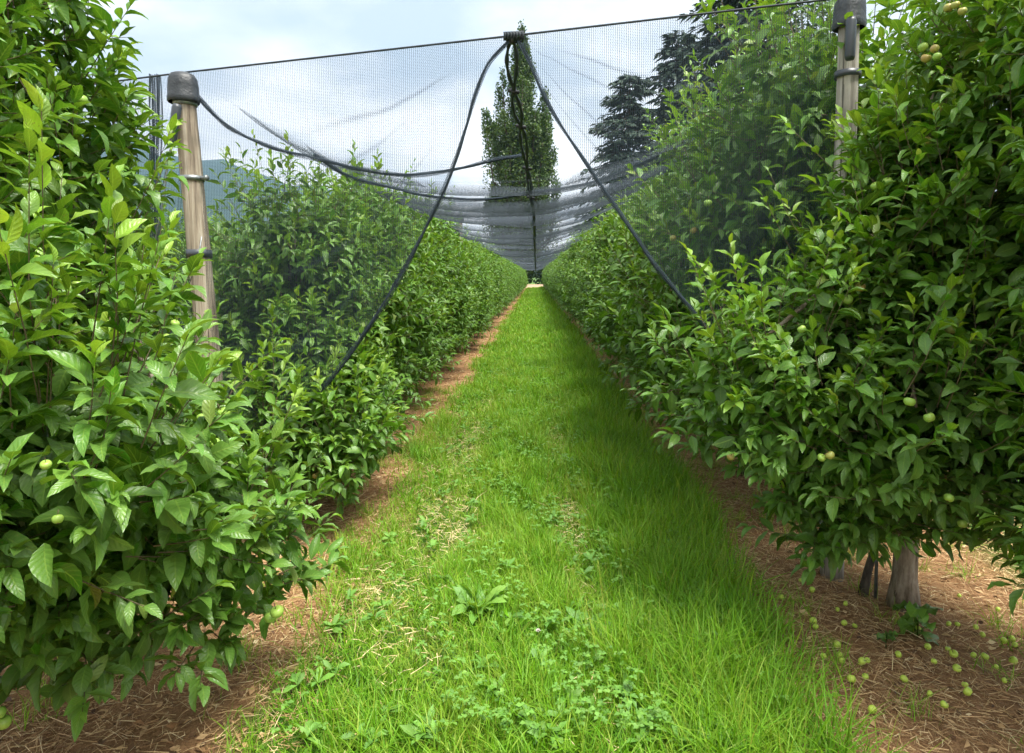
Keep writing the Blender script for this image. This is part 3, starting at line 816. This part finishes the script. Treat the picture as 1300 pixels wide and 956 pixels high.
sheet.W = 2.0; sheet('front_panel', topL, hl, 90, 120, 'net', rp)
sheet.W = 2.0; sheet('front_panel', topR, hr, 90, 120, 'net', rp)

def hem(name, pts, r0, parent=hn, mat='net_bunch', n=70, w=2.6):
    """gathered hem: a limp twisted band of bunched net round a thin cord"""
    P3 = [Vector(pts(i / n)) for i in range(n + 1)]
    mb = MB(); rad = [r0 * (.75 + .35 * math.sin(i * .9) * math.sin(i * .37) + .25 * abs(math.sin(i * .21))) for i in range(n + 1)]
    mb.tube(P3, rad, 8)
    for k in range(3):
        off = [Vector((math.sin(i * .33 + k * 2) * r0 * .9, math.cos(i * .29 + k) * r0 * .9, math.sin(i * .41 + k * 4) * r0 * .9)) for i in range(n + 1)]
        mb.tube([p + o for p, o in zip(P3, off)], r0 * .42, 6)
    mb.tube(P3, r0 * .35, 6, m=1)
    loose = [Vector((math.sin(i * .23) * r0 * 1.2, 0, math.cos(i * .31) * r0 * 1.2)) for i in range(n + 1)]
    mb.tube([p + o for p, o in zip(P3, loose)], [r0 * (1.0 + .8 * abs(math.sin(i * .17))) for i in range(n + 1)], 8, m=2, c=(0, .3, 0))
    return mb.build(name, [M[mat], M['rope'], M['net']], parent)
hem('hem', lambda u: hl(u * 1.0), .0068); hem('hem', lambda u: hr(u * 1.0), .0068)

# roof: high over the rows, sagging over the lane, folds running across it
zL, zR, zC = capL.z, capR.z - .12, H + .66
def roof_z(x, y):
    t = np.where(x < -.06, np.clip((x + .06) / 1.94, -1, 0), np.clip((x + .06) / 1.62, 0, 1))
    side = np.where(t < 0, zL, zR); a = np.abs(t)
    z = zC + (side - zC) * np.where(t < 0, a ** 3.2, a ** 1.5)
    w = (1 - a ** 2)
    g = pleat(x, y)
    rip = .03 * np.sin(y * 5.3 + 1.2 * x + 2 * np.sin(.7 * y)) + .012 * np.sin(y * 17 + 2 * np.sin(y * .9) - x * 1.3)
    return z + rip * (.3 + .7 * w) - g * .13 * (.25 + .75 * w)
FOLDS = [4.75, 5.15, 5.9, 6.35, 7.2, 7.75, 8.9, 9.5, 10.7, 11.6, 13.2, 14.3, 16.2, 17.5, 19.5, 21.5]
while FOLDS[-1] < 80: FOLDS.append(FOLDS[-1] * 1.06 + .9)
def pleat(x, y):
    g = 0 * x
    for i, f in enumerate(FOLDS):
        c = f + .16 * np.sin(x * 1.3 + i * 2.1) + .10 * x * math.sin(i * 1.7) + .03 * np.sin(x * 5 + i)
        wd = (.035 + .022 * (i % 3)) * (1 + f * .02)
        g = np.maximum(g, (.55 + .45 * math.sin(i * 2.6) ** 2) * np.exp(-((y - c) / wd) ** 2))
    return g
xs = np.linspace(-2.0, 1.58, 96)
def roof_front(x):
    t = np.where(x < -.06, np.clip((x + .06) / 1.94, -1, 0), np.clip((x + .06) / 1.62, 0, 1))
    return np.where(t < 0, 4.9 - .95 * np.abs(t) ** 1.2, 4.9 - 1.2 * np.abs(t) ** 1.4)
tt = np.concatenate([np.linspace(0, 1, 1500) ** 1.6])
V = []; UV = []
X = np.tile(xs, (len(tt), 1)); y0 = roof_front(xs)[None]; Yv = y0 + (82 - y0) * tt[:, None]
Z = roof_z(X, Yv)
V = np.stack([X, Yv, Z], -1); dl = np.sqrt(np.diff(Yv, axis=0) ** 2 + np.diff(Z, axis=0) ** 2); vlen = np.concatenate([np.zeros((1, len(xs))), np.cumsum(dl, 0)])
UVr = np.stack([X, vlen], -1)
idx = np.arange(V.shape[0] * V.shape[1]).reshape(V.shape[:2])
Fq = np.stack([idx[:-1, :-1], idx[:-1, 1:], idx[1:, 1:], idx[1:, :-1]], -1).reshape(-1, 4)
G = pleat(X, Yv).reshape(-1)
mb = MB(); mb.add(V.reshape(-1, 3), Fq, UVr.reshape(-1, 2), np.stack([G * 0, G, G * 0], 1)); mb.build('roof_panel', M['net_roof'], hn)

def through(pts, ys):
    def f(u):
        q = poly([(p[0], p[1], y) for p, y in zip(pts, ys)], u); return P(*q)
    return f
f1 = [(246, 118), (272, 146), (305, 170), (350, 189), (400, 200), (455, 215), (513, 222), (576, 215), (626, 204), (664, 196)]
hem('gathered_fold', through(f1, [3.92, 3.98, 4.05, 4.12, 4.2, 4.3, 4.4, 4.5, 4.6, 4.7]), .008)
f2_ = [(400, 198), (440, 222), (500, 239), (546, 249), (617, 253), (689, 243), (735, 235), (775, 224), (830, 200)]
hem('gathered_fold', through(f2_, [4.2, 4.6, 5.0, 5.2, 5.4, 5.5, 5.5, 5.4, 5.2]), .008)
f3_ = [(575, 285), (617, 281), (689, 277), (740, 266), (775, 250)]
#hem('gathered_fold', through(f3_, [7.2, 7.4, 7.6, 7.4, 7.0]), .018, n=40)

# centre seam: two edges clipped together, dropping from the cable to the valley
sp = [(650, 48, YC), (650, 85, 3.7), (653, 121, 3.9), (659, 150, 4.1), (663, 170, 4.3), (668, 205, 4.75), (672, 232, 5.2), (674, 251, 5.8)]
def seam(u): return P(*poly(sp, u))
mb = MB(); n = 60
for k in (-1, 1):
    pts = []
    for i in range(n + 1):
        u = i / n; p = seam(u); w = .018 * abs(math.sin(u * math.pi * 4.0)) * (1.6 - u); pts.append(p + Vector((k * w, 0, 0)))
    mb.tube(pts, [.010 + .003 * math.sin(i * 1.3 + k) for i in range(n + 1)], 7)
pe = seam(1.0)
pts = [pe]; yy = pe.y
while yy < 81:
    yy *= 1.035; pts.append(Vector((-.02, yy, float(roof_z(np.array(-.02), np.array(yy))) * .2 + (H + .60) * .8)))
pts[1].x = pe.x * .7
mb.tube(pts, [.013 + .0006 * p.y for p in pts], 6)
sm = mb.build('seam', M['rope'], hn)
for i in range(5):   # clips closing the seam
    mb = MB(); p = seam(.02 + i * .245)
    mb.tube([p + Vector((-.028, 0, .006)), p + Vector((0, -.012, 0)), p + Vector((.028, 0, -.006))], .011, 8)
    mb.tube([p + Vector((0, -.012, .018)), p + Vector((0, -.012, -.02))], .014, 8)
    mb.build('clip', M['clip'], hn)
mb = MB()           # bundled knot holding the peak on the cable
for k in range(7):
    a = peak + Vector((-.045 + .015 * k, -.010, .0))
    mb.tube([a + Vector((0, 0, .010)), a + Vector((.004, -.012, 0)), a + Vector((0, 0, -.024)), a + Vector((.008, .008, -.012))], .007, 6)
mb.tube([peak + Vector((-.05, -.01, .006)), peak + Vector((.055, -.01, .010))], .010, 8)
mb.build('peak_knot', M['rope'], hn)
# gathered strip of net hanging left of the end post
mb = MB(); nn = 40; V = []; UV = []
for i in range(nn + 1):
    v = i / nn; py_ = 95 + v * 250
    for j in range(9):
        q = (j - 4) / 4; wdt = 7 + 1.5 * math.sin(v * 9)
        p = P(196 - 1.5 * v + q * wdt, py_, YL + .12); p.y += .03 * math.sin(j * 2.4 + v * 3); V.append(tuple(p)); UV.append((q * .05, v))
Fq = [[i * 9 + j, i * 9 + j + 1, (i + 1) * 9 + j + 1, (i + 1) * 9 + j] for i in range(nn) for j in range(8)]
mb.add(V, Fq, UV); mb.build('hanging_strip', M['net_bunch'], hn)
# left wing of the net, beyond the end post
def wt(u): return capL.lerp(farL, u)
def wb(u): q = capL.lerp(farL, u); return Vector((q.x, q.y + .1, .95))
sheet.W = 3.3; sheet('side_panel', wt, wb, 50, 24, 'net', lambda u, v: .03 * math.sin(u * 20 + v * 3))

# ------------------------------------------------------------------ fallen apples
fa = [(1058, 775), (1071, 768), (1027, 790), (1042, 803), (1053, 818), (1071, 796), (1083, 797), (1046, 835), (1063, 838), (1068, 845), (1085, 842),
      (1098, 843), (1108, 842), (990, 763), (1132, 830), (1188, 842), (1201, 825), (1212, 832), (1211, 850), (1243, 832), (1245, 836), (1252, 807), (1259, 846),
      (1268, 812), (1290, 822), (1212, 793), (1222, 792), (1216, 753), (1238, 793), (1277, 806), (1265, 770), (1165, 800), (1120, 812), (1096, 860), (1150, 862),
      (1180, 885), (1240, 890), (1110, 900), (1060, 880), (1280, 872), (1205, 905), (1018, 742), (1035, 752), (1090, 872), (1225, 868), (1172, 822), (1290, 842)]
first = None
for (px, py_) in fa:
    y = 3.0
    for _ in range(8):
        p = P(px, py_, y); d = (p.z - .012) ; y = y * (H - .012) / (H - p.z) if H - p.z > .01 else y
    p = P(px, py_, y)
    if first is None: o = first = add_obj('fallen_apple', AF)
    else: o = first.copy(); COL.objects.link(o)
    s = random.uniform(.5, .85)
    o.location = (p.x + random.uniform(-.02, .02), p.y + random.uniform(-.03, .03), float(gz(np.array(p.x), np.array(p.y))) + .019 * s * random.uniform(.8, 1.0) + .010); o.scale = (s, s, s); o.rotation_euler = (random.uniform(-1.5, 1.5), random.uniform(-1.5, 1.5), random.uniform(0, 6))
    tag(o, 'small yellow-green apple fallen on the straw under the right-hand trees', 'apple', 'fallen apples on the straw')

# ------------------------------------------------------------------ small plants
def rosette(name, label, loc, n, L, cat, ratio=.3, up=(.5, 1.4), tone=(.45, .85), mat='weed', mound=0):
    mb = MB(); a = np.arange(n) * 2.4 + rng.normal(0, .2, n)
    d = np.stack([np.cos(a), np.sin(a), rng.uniform(*up, n)], 1); Ls = L * rng.uniform(.6, 1.15, n)
    base = np.zeros((n, 3)); base[:, 2] = rng.uniform(0, mound, n) if mound else .01
    leaves(mb, base, d, Ls, Ls * ratio, rng.uniform(.5, 1.4, n), np.full(n, .3), np.stack([rng.uniform(*tone, n), rng.random(n), rng.random(n) * .9], 1), 6, .25, shape=2, wave=.45)
    if mound: sticks(mb, np.zeros((1, 3)), np.array([[0, 0, mound]]), np.array([.003]))
    return tag(mb.build(name, M[mat], None, loc), label, cat)
def gp(px, py_):
    y = H * F / (py_ - 350.); p = P(px, py_, y)
    for _ in range(6): y *= H / (H - p.z); p = P(px, py_, y)
    return (p.x, p.y, float(gz(np.array(p.x), np.array(p.y))))
rosette('dandelion_plant', 'pale green dandelion rosette in the middle of the grass lane', gp(607, 785), 30, .17, 'dandelion', .26, up=(.6, 2.2), tone=(.6, .95))
rosette('dock_plant', 'dark tuft of broad weed leaves in the right half of the lane', gp(745, 805), 18, .13, 'weed', .2, tone=(0., .25))
rosette('seedling', 'leafy seedling growing against the pale flared trunk', gp(1165, 808), 12, .10, 'seedling', .75, up=(-.2, .8), tone=(.3, .6), mat='leaf', mound=.14)
rosette('seedling', 'tiny dark seedling on the straw left of the pale trunk', gp(1125, 822), 8, .05, 'seedling', .6, up=(-.1, .8), tone=(.1, .3), mat='leaf', mound=.06)
# clover flower heads
for i, (px, py_, lab) in enumerate(((900, 820, 'single white clover flower in the grass near the right edge of the lane'), (683, 832, 'small pinkish clover flower in the near middle of the lane'))):
    q = gp(px, py_); mb = MB(); n = 60
    u = nrm(rng.normal(0, 1, (n, 3))); u[:, 2] = np.abs(u[:, 2])
    leaves(mb, u * .002 + np.array([0, 0, .10]), u + np.array([0, 0, .3]), np.full(n, .009), np.full(n, .004), np.full(n, .3), np.full(n, .3), np.full((n, 3), .5), 2, .2, shape=2)
    mb.tube([(0, 0, 0), (.004, 0, .05), (0, 0, .10)], .0012, 5, m=1)
    tag(mb.build('clover_flower', [M['flower'], M['weed']], None, q), lab, 'flower')
# dark slim crooked trunk + grey support cane near the right post
mb = MB()
mb.tube([(0, 0, -.02), (.02, 0, .12), (.05, .01, .22), (.04, 0, .34), (.09, .02, .46), (.12, .03, .62), (.11, .05, .95), (.15, .06, 1.5)], [.024, .019, .017, .018, .015, .016, .013, .008], 9)
mb.tube([(.04, 0, .34), (.0, .02, .5), (-.03, .03, .8)], [.011, .009, .006], 7)
o = mb.build('old_vine', M['darkbark'], None, gp(1095, 752)); tag(o, 'dark crooked stem growing between the right post and the pale trunk', 'stem')
mb = MB(); mb.tube([(0, 0, -.02), (-.01, 0, .4), (-.015, .01, 1.4)], .008, 8)
o = mb.build('support_cane', M['steel'], None, gp(1112, 756)); tag(o, 'thin grey cane standing beside the dark crooked stem', 'cane')
# black drip hose at the foot of the left tree
mb = MB(); q = Vector(gp(85, 880))
mb.tube([q + Vector(v) for v in ((0, 0, 0), (-.01, -.01, .12), (.015, 0, .3), (.02, .02, .5), (-.01, .03, .8))], .008, 8)
o = mb.build('drip_hose', M['cap']); tag(o, 'black hose rising beside the near left trunk', 'hose')

# ------------------------------------------------------------------ background trees
def poplar(label, base, height, width):
    t = empty('poplar_tree', base); tag(t, label, 'poplar')
    mb = MB(); n = 96; limbs = []
    mb.tube([(0, 0, 0), (.1, 0, height * .5), (0, .1, height * .9)], [.55, .35, .08], 10)
    for i in range(n):
        a = random.uniform(0, 6.28); z0 = random.uniform(.04, .62) * height
        r = width / 2 * random.uniform(.4, 1.0); z1 = min(height * random.uniform(.30, 1.0), z0 + random.uniform(.2, .45) * height)
        if i < 14: r *= .5; z1 = height * (.995, .98, .95, .965)[i % 4] * (1 - .02 * (i // 4)); z0 = z1 * (.45 + .03 * i)
        prof = min(1, max(.05, (1 - z1 / height) * 3.3)) ** .8
        r *= prof
        b = Vector((math.cos(a) * r, math.sin(a) * r, z1)); m_ = Vector((math.cos(a) * r * .8, math.sin(a) * r * .8, z0 + (z1 - z0) * .35))
        limbs.append((Vector((0, 0, z0)), m_, b)); mb.tube([limbs[-1][0], m_, b], [.16, .12, .04], 6)
    mb.build('trunk', M['darkbark'], t)
    mc = MB(); B = []; 
    for (a, m_, b) in limbs:
        for _ in range(900):
            s = random.random() ** .75
            p = a.lerp(m_, s * 2) if s < .5 else m_.lerp(b, s * 2 - 1)
            sp_ = (.85 * (1 - max(0, s - .45) * 1.55) + .10) * random.random() ** .5 * width / 6
            aa = random.uniform(0, 6.28); B.append((p.x + math.cos(aa) * sp_, p.y + math.sin(aa) * sp_, p.z + random.uniform(-.5, .5)))
    B = np.array(B); B = B[B[:, 2] > 1.5]; N = len(B)
    d = rng.normal(0, .6, (N, 3)); d[:, 2] += .6
    L = rng.uniform(.19, .40, N); cl = np.sin(B[:, 0] * 2.1) * np.sin(B[:, 2] * 1.1 + B[:, 1])
    leaves(mc, B, d, L, L * .8, rng.uniform(.2, 1.2, N), rng.uniform(.0, .5, N), np.stack([np.clip(.42 + .22 * cl + rng.normal(0, .18, N), 0, 1), rng.random(N), rng.random(N) * .9], 1), 2, .8, shape=2)
    mc.build('crown', M['poplar'], t)
    return t
pb = P(661, 30, 92)
poplar('tall columnar poplar rising behind the net at the end of the lane', (pb.x, 92, 0), pb.z, 10.6)

def conifer(label, px, py_top, y, width, seed, dens=1.0):
    rr = random.Random(seed); tp = P(px, py_top, y); h = tp.z
    t = empty('conifer_tree', (tp.x, y, 0)); tag(t, label, 'conifer', 'conifers behind the net')
    mb = MB(); mb.tube([(0, 0, 0), (0, 0, h * .5), (0, 0, h * .98)], [h * .016, h * .01, .02], 8)
    A, Bq, T = [], [], []
    z = h * .06
    while z < h * .985:
        f = 1 - z / h; R = width / 2 * (f ** .52) * (1.0 + .15 * math.sin(z * 2.3 + seed)) + .12
        for q in range(7):
            a = rr.uniform(0, 6.28); r = R * rr.uniform(.65, 1.12); dz = -r * rr.uniform(.02, .32)
            tip = Vector((math.cos(a) * r, math.sin(a) * r, z + dz + .12 * r)); b0 = Vector((0, 0, z))
            mb.tube([b0, b0.lerp(tip, .5) + Vector((0, 0, .08 * r)), tip], [.05, .035, .012], 4, cap=False)
            m_ = int(34 * dens * max(.3, r / (width / 2)) + 8)
            for _ in range(m_):
                s = rr.uniform(.15, 1.02); c = b0.lerp(tip, s); w = .30 * r * (1.1 - s) + .08
                aa = a + math.pi / 2; o_ = rr.uniform(-w, w)
                A.append((c.x + math.cos(aa) * o_, c.y + math.sin(aa) * o_, c.z + .08 * r * math.sin(math.pi * s) - abs(o_) * .25 + rr.uniform(-.06, .02)))
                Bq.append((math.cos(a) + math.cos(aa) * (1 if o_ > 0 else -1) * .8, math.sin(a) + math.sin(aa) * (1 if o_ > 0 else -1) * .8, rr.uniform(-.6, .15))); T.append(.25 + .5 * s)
        z += max(.16, .022 * h) * rr.uniform(.8, 1.2)
    mb.build('trunk', M['darkbark'], t)
    A = np.array(A); Bq = np.array(Bq); T = np.array(T); N = len(A); mc = MB()
    L = rng.uniform(.34, .72, N) * (h / 17)
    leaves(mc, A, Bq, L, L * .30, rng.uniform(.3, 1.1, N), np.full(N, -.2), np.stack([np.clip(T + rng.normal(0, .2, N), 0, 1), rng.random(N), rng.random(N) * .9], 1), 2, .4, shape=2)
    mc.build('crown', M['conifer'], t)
conifer('dark broad conifer behind the net, leftmost of the three', 800, 92, 48, 9.2, 1, 2.4)
conifer('slender pointed conifer between the two broader ones behind the net', 862, 36, 54, 10.2, 2, 2.4)
conifer('largest dark conifer, rising out of the top of the picture', 942, -80, 46, 14, 3, 3.0)

def round_tree(label, loc, h, w, n, mat='bush', name='broadleaf_tree', cat='tree', group=None, lz=.25, zlow=.25):
    t = empty(name, loc); tag(t, label, cat, group)
    mb = MB(); mb.tube([(0, 0, 0), (.05 * w, 0, h * .35), (0, 0, h * .7)], [h * .025, h * .018, h * .006], 8)
    lob = []
    for i in range(16):
        a = random.uniform(0, 6.28); r = random.uniform(0, .34) * w; z = random.uniform(zlow + .1, .85) * h
        r *= math.sin(math.pi * min(.95, z / h * .9)) + .15
        lob.append((math.cos(a) * r, math.sin(a) * r, z, w * random.uniform(.12, .24)))
        mb.tube([(0, 0, h * random.uniform(.2, .5)), (lob[-1][0] * .6, lob[-1][1] * .6, z * .85), lob[-1][:3]], [h * .010, h * .006, h * .002], 5)
    mb.build('trunk', M['darkbark'], t)
    k = rng.integers(0, 16, n); lo = np.array(lob)[k]; u = nrm(rng.normal(0, 1, (n, 3)))
    B = lo[:, :3] + u * lo[:, 3:] * rng.uniform(.45, 1.1, (n, 1)) * np.array([1, 1, h / w * .55 + .35]); B[:, 2] = np.maximum(B[:, 2], .1)
    L = rng.uniform(.6, 1.3, n) * lz
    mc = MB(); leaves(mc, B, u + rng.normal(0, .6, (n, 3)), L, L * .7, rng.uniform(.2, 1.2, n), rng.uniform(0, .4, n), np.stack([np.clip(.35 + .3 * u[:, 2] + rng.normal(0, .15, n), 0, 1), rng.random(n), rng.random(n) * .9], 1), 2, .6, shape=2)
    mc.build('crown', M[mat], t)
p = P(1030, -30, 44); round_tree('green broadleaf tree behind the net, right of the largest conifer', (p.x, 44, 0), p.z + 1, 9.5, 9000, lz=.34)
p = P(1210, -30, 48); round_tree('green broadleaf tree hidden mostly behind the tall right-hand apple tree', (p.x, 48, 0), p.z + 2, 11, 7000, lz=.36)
for i, x in enumerate(np.linspace(-46, 46, 22)):
    round_tree('low green bush in the hedge beyond the earth track', (x + random.uniform(-.6, .6), 97 + random.uniform(-1.5, 3), 0), random.uniform(2.4, 4.2), random.uniform(4.6, 6.2), 1300, 'bush', 'hedge_bush', 'bush', 'bushes beyond the earth track', lz=.5, zlow=.05)

# ------------------------------------------------------------------ hills
def hill(name, dist, ridge, depth, seed):
    mb = MB(); rr = random.Random(seed); pxs = np.linspace(-900, 2200, 150); V = []
    rows = 14
    for j in range(rows + 1):
        f = j / rows
        for px in pxs:
            a = math.atan((px - 680) / F); ph = np.interp(px, [r[0] for r in ridge], [r[1] for r in ridge])
            hh = (350 - ph) / F * dist * (1 + .035 * math.sin(px * .045 + seed) + .02 * math.sin(px * .11 + 2) + .012 * math.sin(px * .31))
            dd = dist - depth * (1 - f)
            zz = hh * (f ** .9) * (1 + .10 * math.sin(px * .06 + 3 * f) * math.sin(f * math.pi)) - 3 * (1 - f)
            V.append((math.tan(a) * dd, dd, zz))
    n = len(pxs)
    Fq = [[j * n + i, j * n + i + 1, (j + 1) * n + i + 1, (j + 1) * n + i] for j in range(rows) for i in range(n - 1)]
    mb.add(V, Fq); tag(mb.build(name, M['hill']), kind='structure')
hill('mountain', 3600, [(-900, 20), (-200, 90), (0, 128), (100, 165), (170, 186), (240, 200), (330, 222), (400, 240), (450, 252), (520, 285), (600, 316), (700, 325), (900, 325), (1300, 315), (2200, 290)], 1800, 1)

# ------------------------------------------------------------------ air
mb = MB()
bx = [(-4200, -60, -5), (4200, -60, -5), (4200, 3900, -5), (-4200, 3900, -5)]; bt = [(x, y, 1250) for x, y, z in bx]
mb.add(bx + bt, [[3, 2, 1, 0], [4, 5, 6, 7], [0, 1, 5, 4], [1, 2, 6, 5], [2, 3, 7, 6], [3, 0, 4, 7]])
hz = mb.build('haze', [], smooth=False)
k = NT('air'); v = k.n('ShaderNodeVolumePrincipled', Density=.00015, Anisotropy=.2)
v.inputs['Color'].default_value = (.44, .69, 1.0, 1)
k.l(v.outputs[0], k.out.inputs['Volume']); hz.data.materials.append(k.mat); tag(hz, kind='stuff')
USE_HAZE = True
if not USE_HAZE: bpy.data.objects.remove(hz)

# ------------------------------------------------------------------ sky and sun
w = bpy.data.worlds.new('World'); scn.world = w; w.use_nodes = True
t = w.node_tree; t.nodes.clear()
class WT(NT):
    def __init__(s): s.t = t; s.out = t.nodes.new('ShaderNodeOutputWorld')
k = WT()
SUN_EL, SUN_AZ = math.radians(68), math.radians(128)    # azimuth from +y towards +x
sky = k.n('ShaderNodeTexSky', _sky_type='NISHITA', _sun_disc=False, _sun_elevation=SUN_EL, _sun_rotation=SUN_AZ, _air_density=1.0, _dust_density=2.0)
tc = k.n('ShaderNodeTexCoord'); sx = k.n('ShaderNodeSeparateXYZ'); k.l(tc.outputs['Generated'], sx.inputs[0])
zc = k.math('ADD', k.math('MAXIMUM', sx.outputs[2], 0.0), .18)
cb = k.n('ShaderNodeCombineXYZ'); k.l(k.math('DIVIDE', sx.outputs[0], zc), cb.inputs[0]); k.l(k.math('DIVIDE', sx.outputs[1], zc), cb.inputs[1]); cb.inputs[2].default_value = 3.1
n1 = k.noise(cb.outputs[0], 1.5, 7, .5); n2 = k.noise(cb.outputs[0], 4.1, 5, .5)
nn_ = k.math('ADD', k.math('MULTIPLY', n1, .72), k.math('MULTIPLY', n2, .28))
cloud = k.ramp(nn_, [(.36, (3.3, 3.65, 3.95)), (.43, (4.2, 4.4, 4.6)), (.49, (5.3, 5.35, 5.4)), (.58, (6.9, 6.8, 6.7))])
col = k.mix(sky.outputs[0], cloud, .96)
bg = k.n('ShaderNodeBackground', Strength=.10); k.l(col, bg.inputs[0]); k.l(bg.outputs[0], k.out.inputs[0])

sd = bpy.data.lights.new('sun', 'SUN'); so = bpy.data.objects.new('sun', sd); COL.objects.link(so)
sd.energy = 3.0; sd.angle = math.radians(25); sd.color = (1, .955, .88)
dv = Vector((math.sin(SUN_AZ) * math.cos(SUN_EL), math.cos(SUN_AZ) * math.cos(SUN_EL), math.sin(SUN_EL)))
so.rotation_euler = dv.to_track_quat('Z', 'Y').to_euler()

vs = scn.view_settings; vs.view_transform = 'Standard'; vs.look = 'None'; vs.gamma = 1; vs.use_curve_mapping = False; vs.exposure = 1.42
scn.render.engine = 'CYCLES'
c = scn.cycles; c.use_denoising = True; c.transparent_max_bounces = 28; c.max_bounces = 5; c.diffuse_bounces = 3; c.transmission_bounces = 4; c.glossy_bounces = 2; c.volume_bounces = 0
c.use_adaptive_sampling = True; c.adaptive_threshold = .02
scn.render.use_persistent_data = False
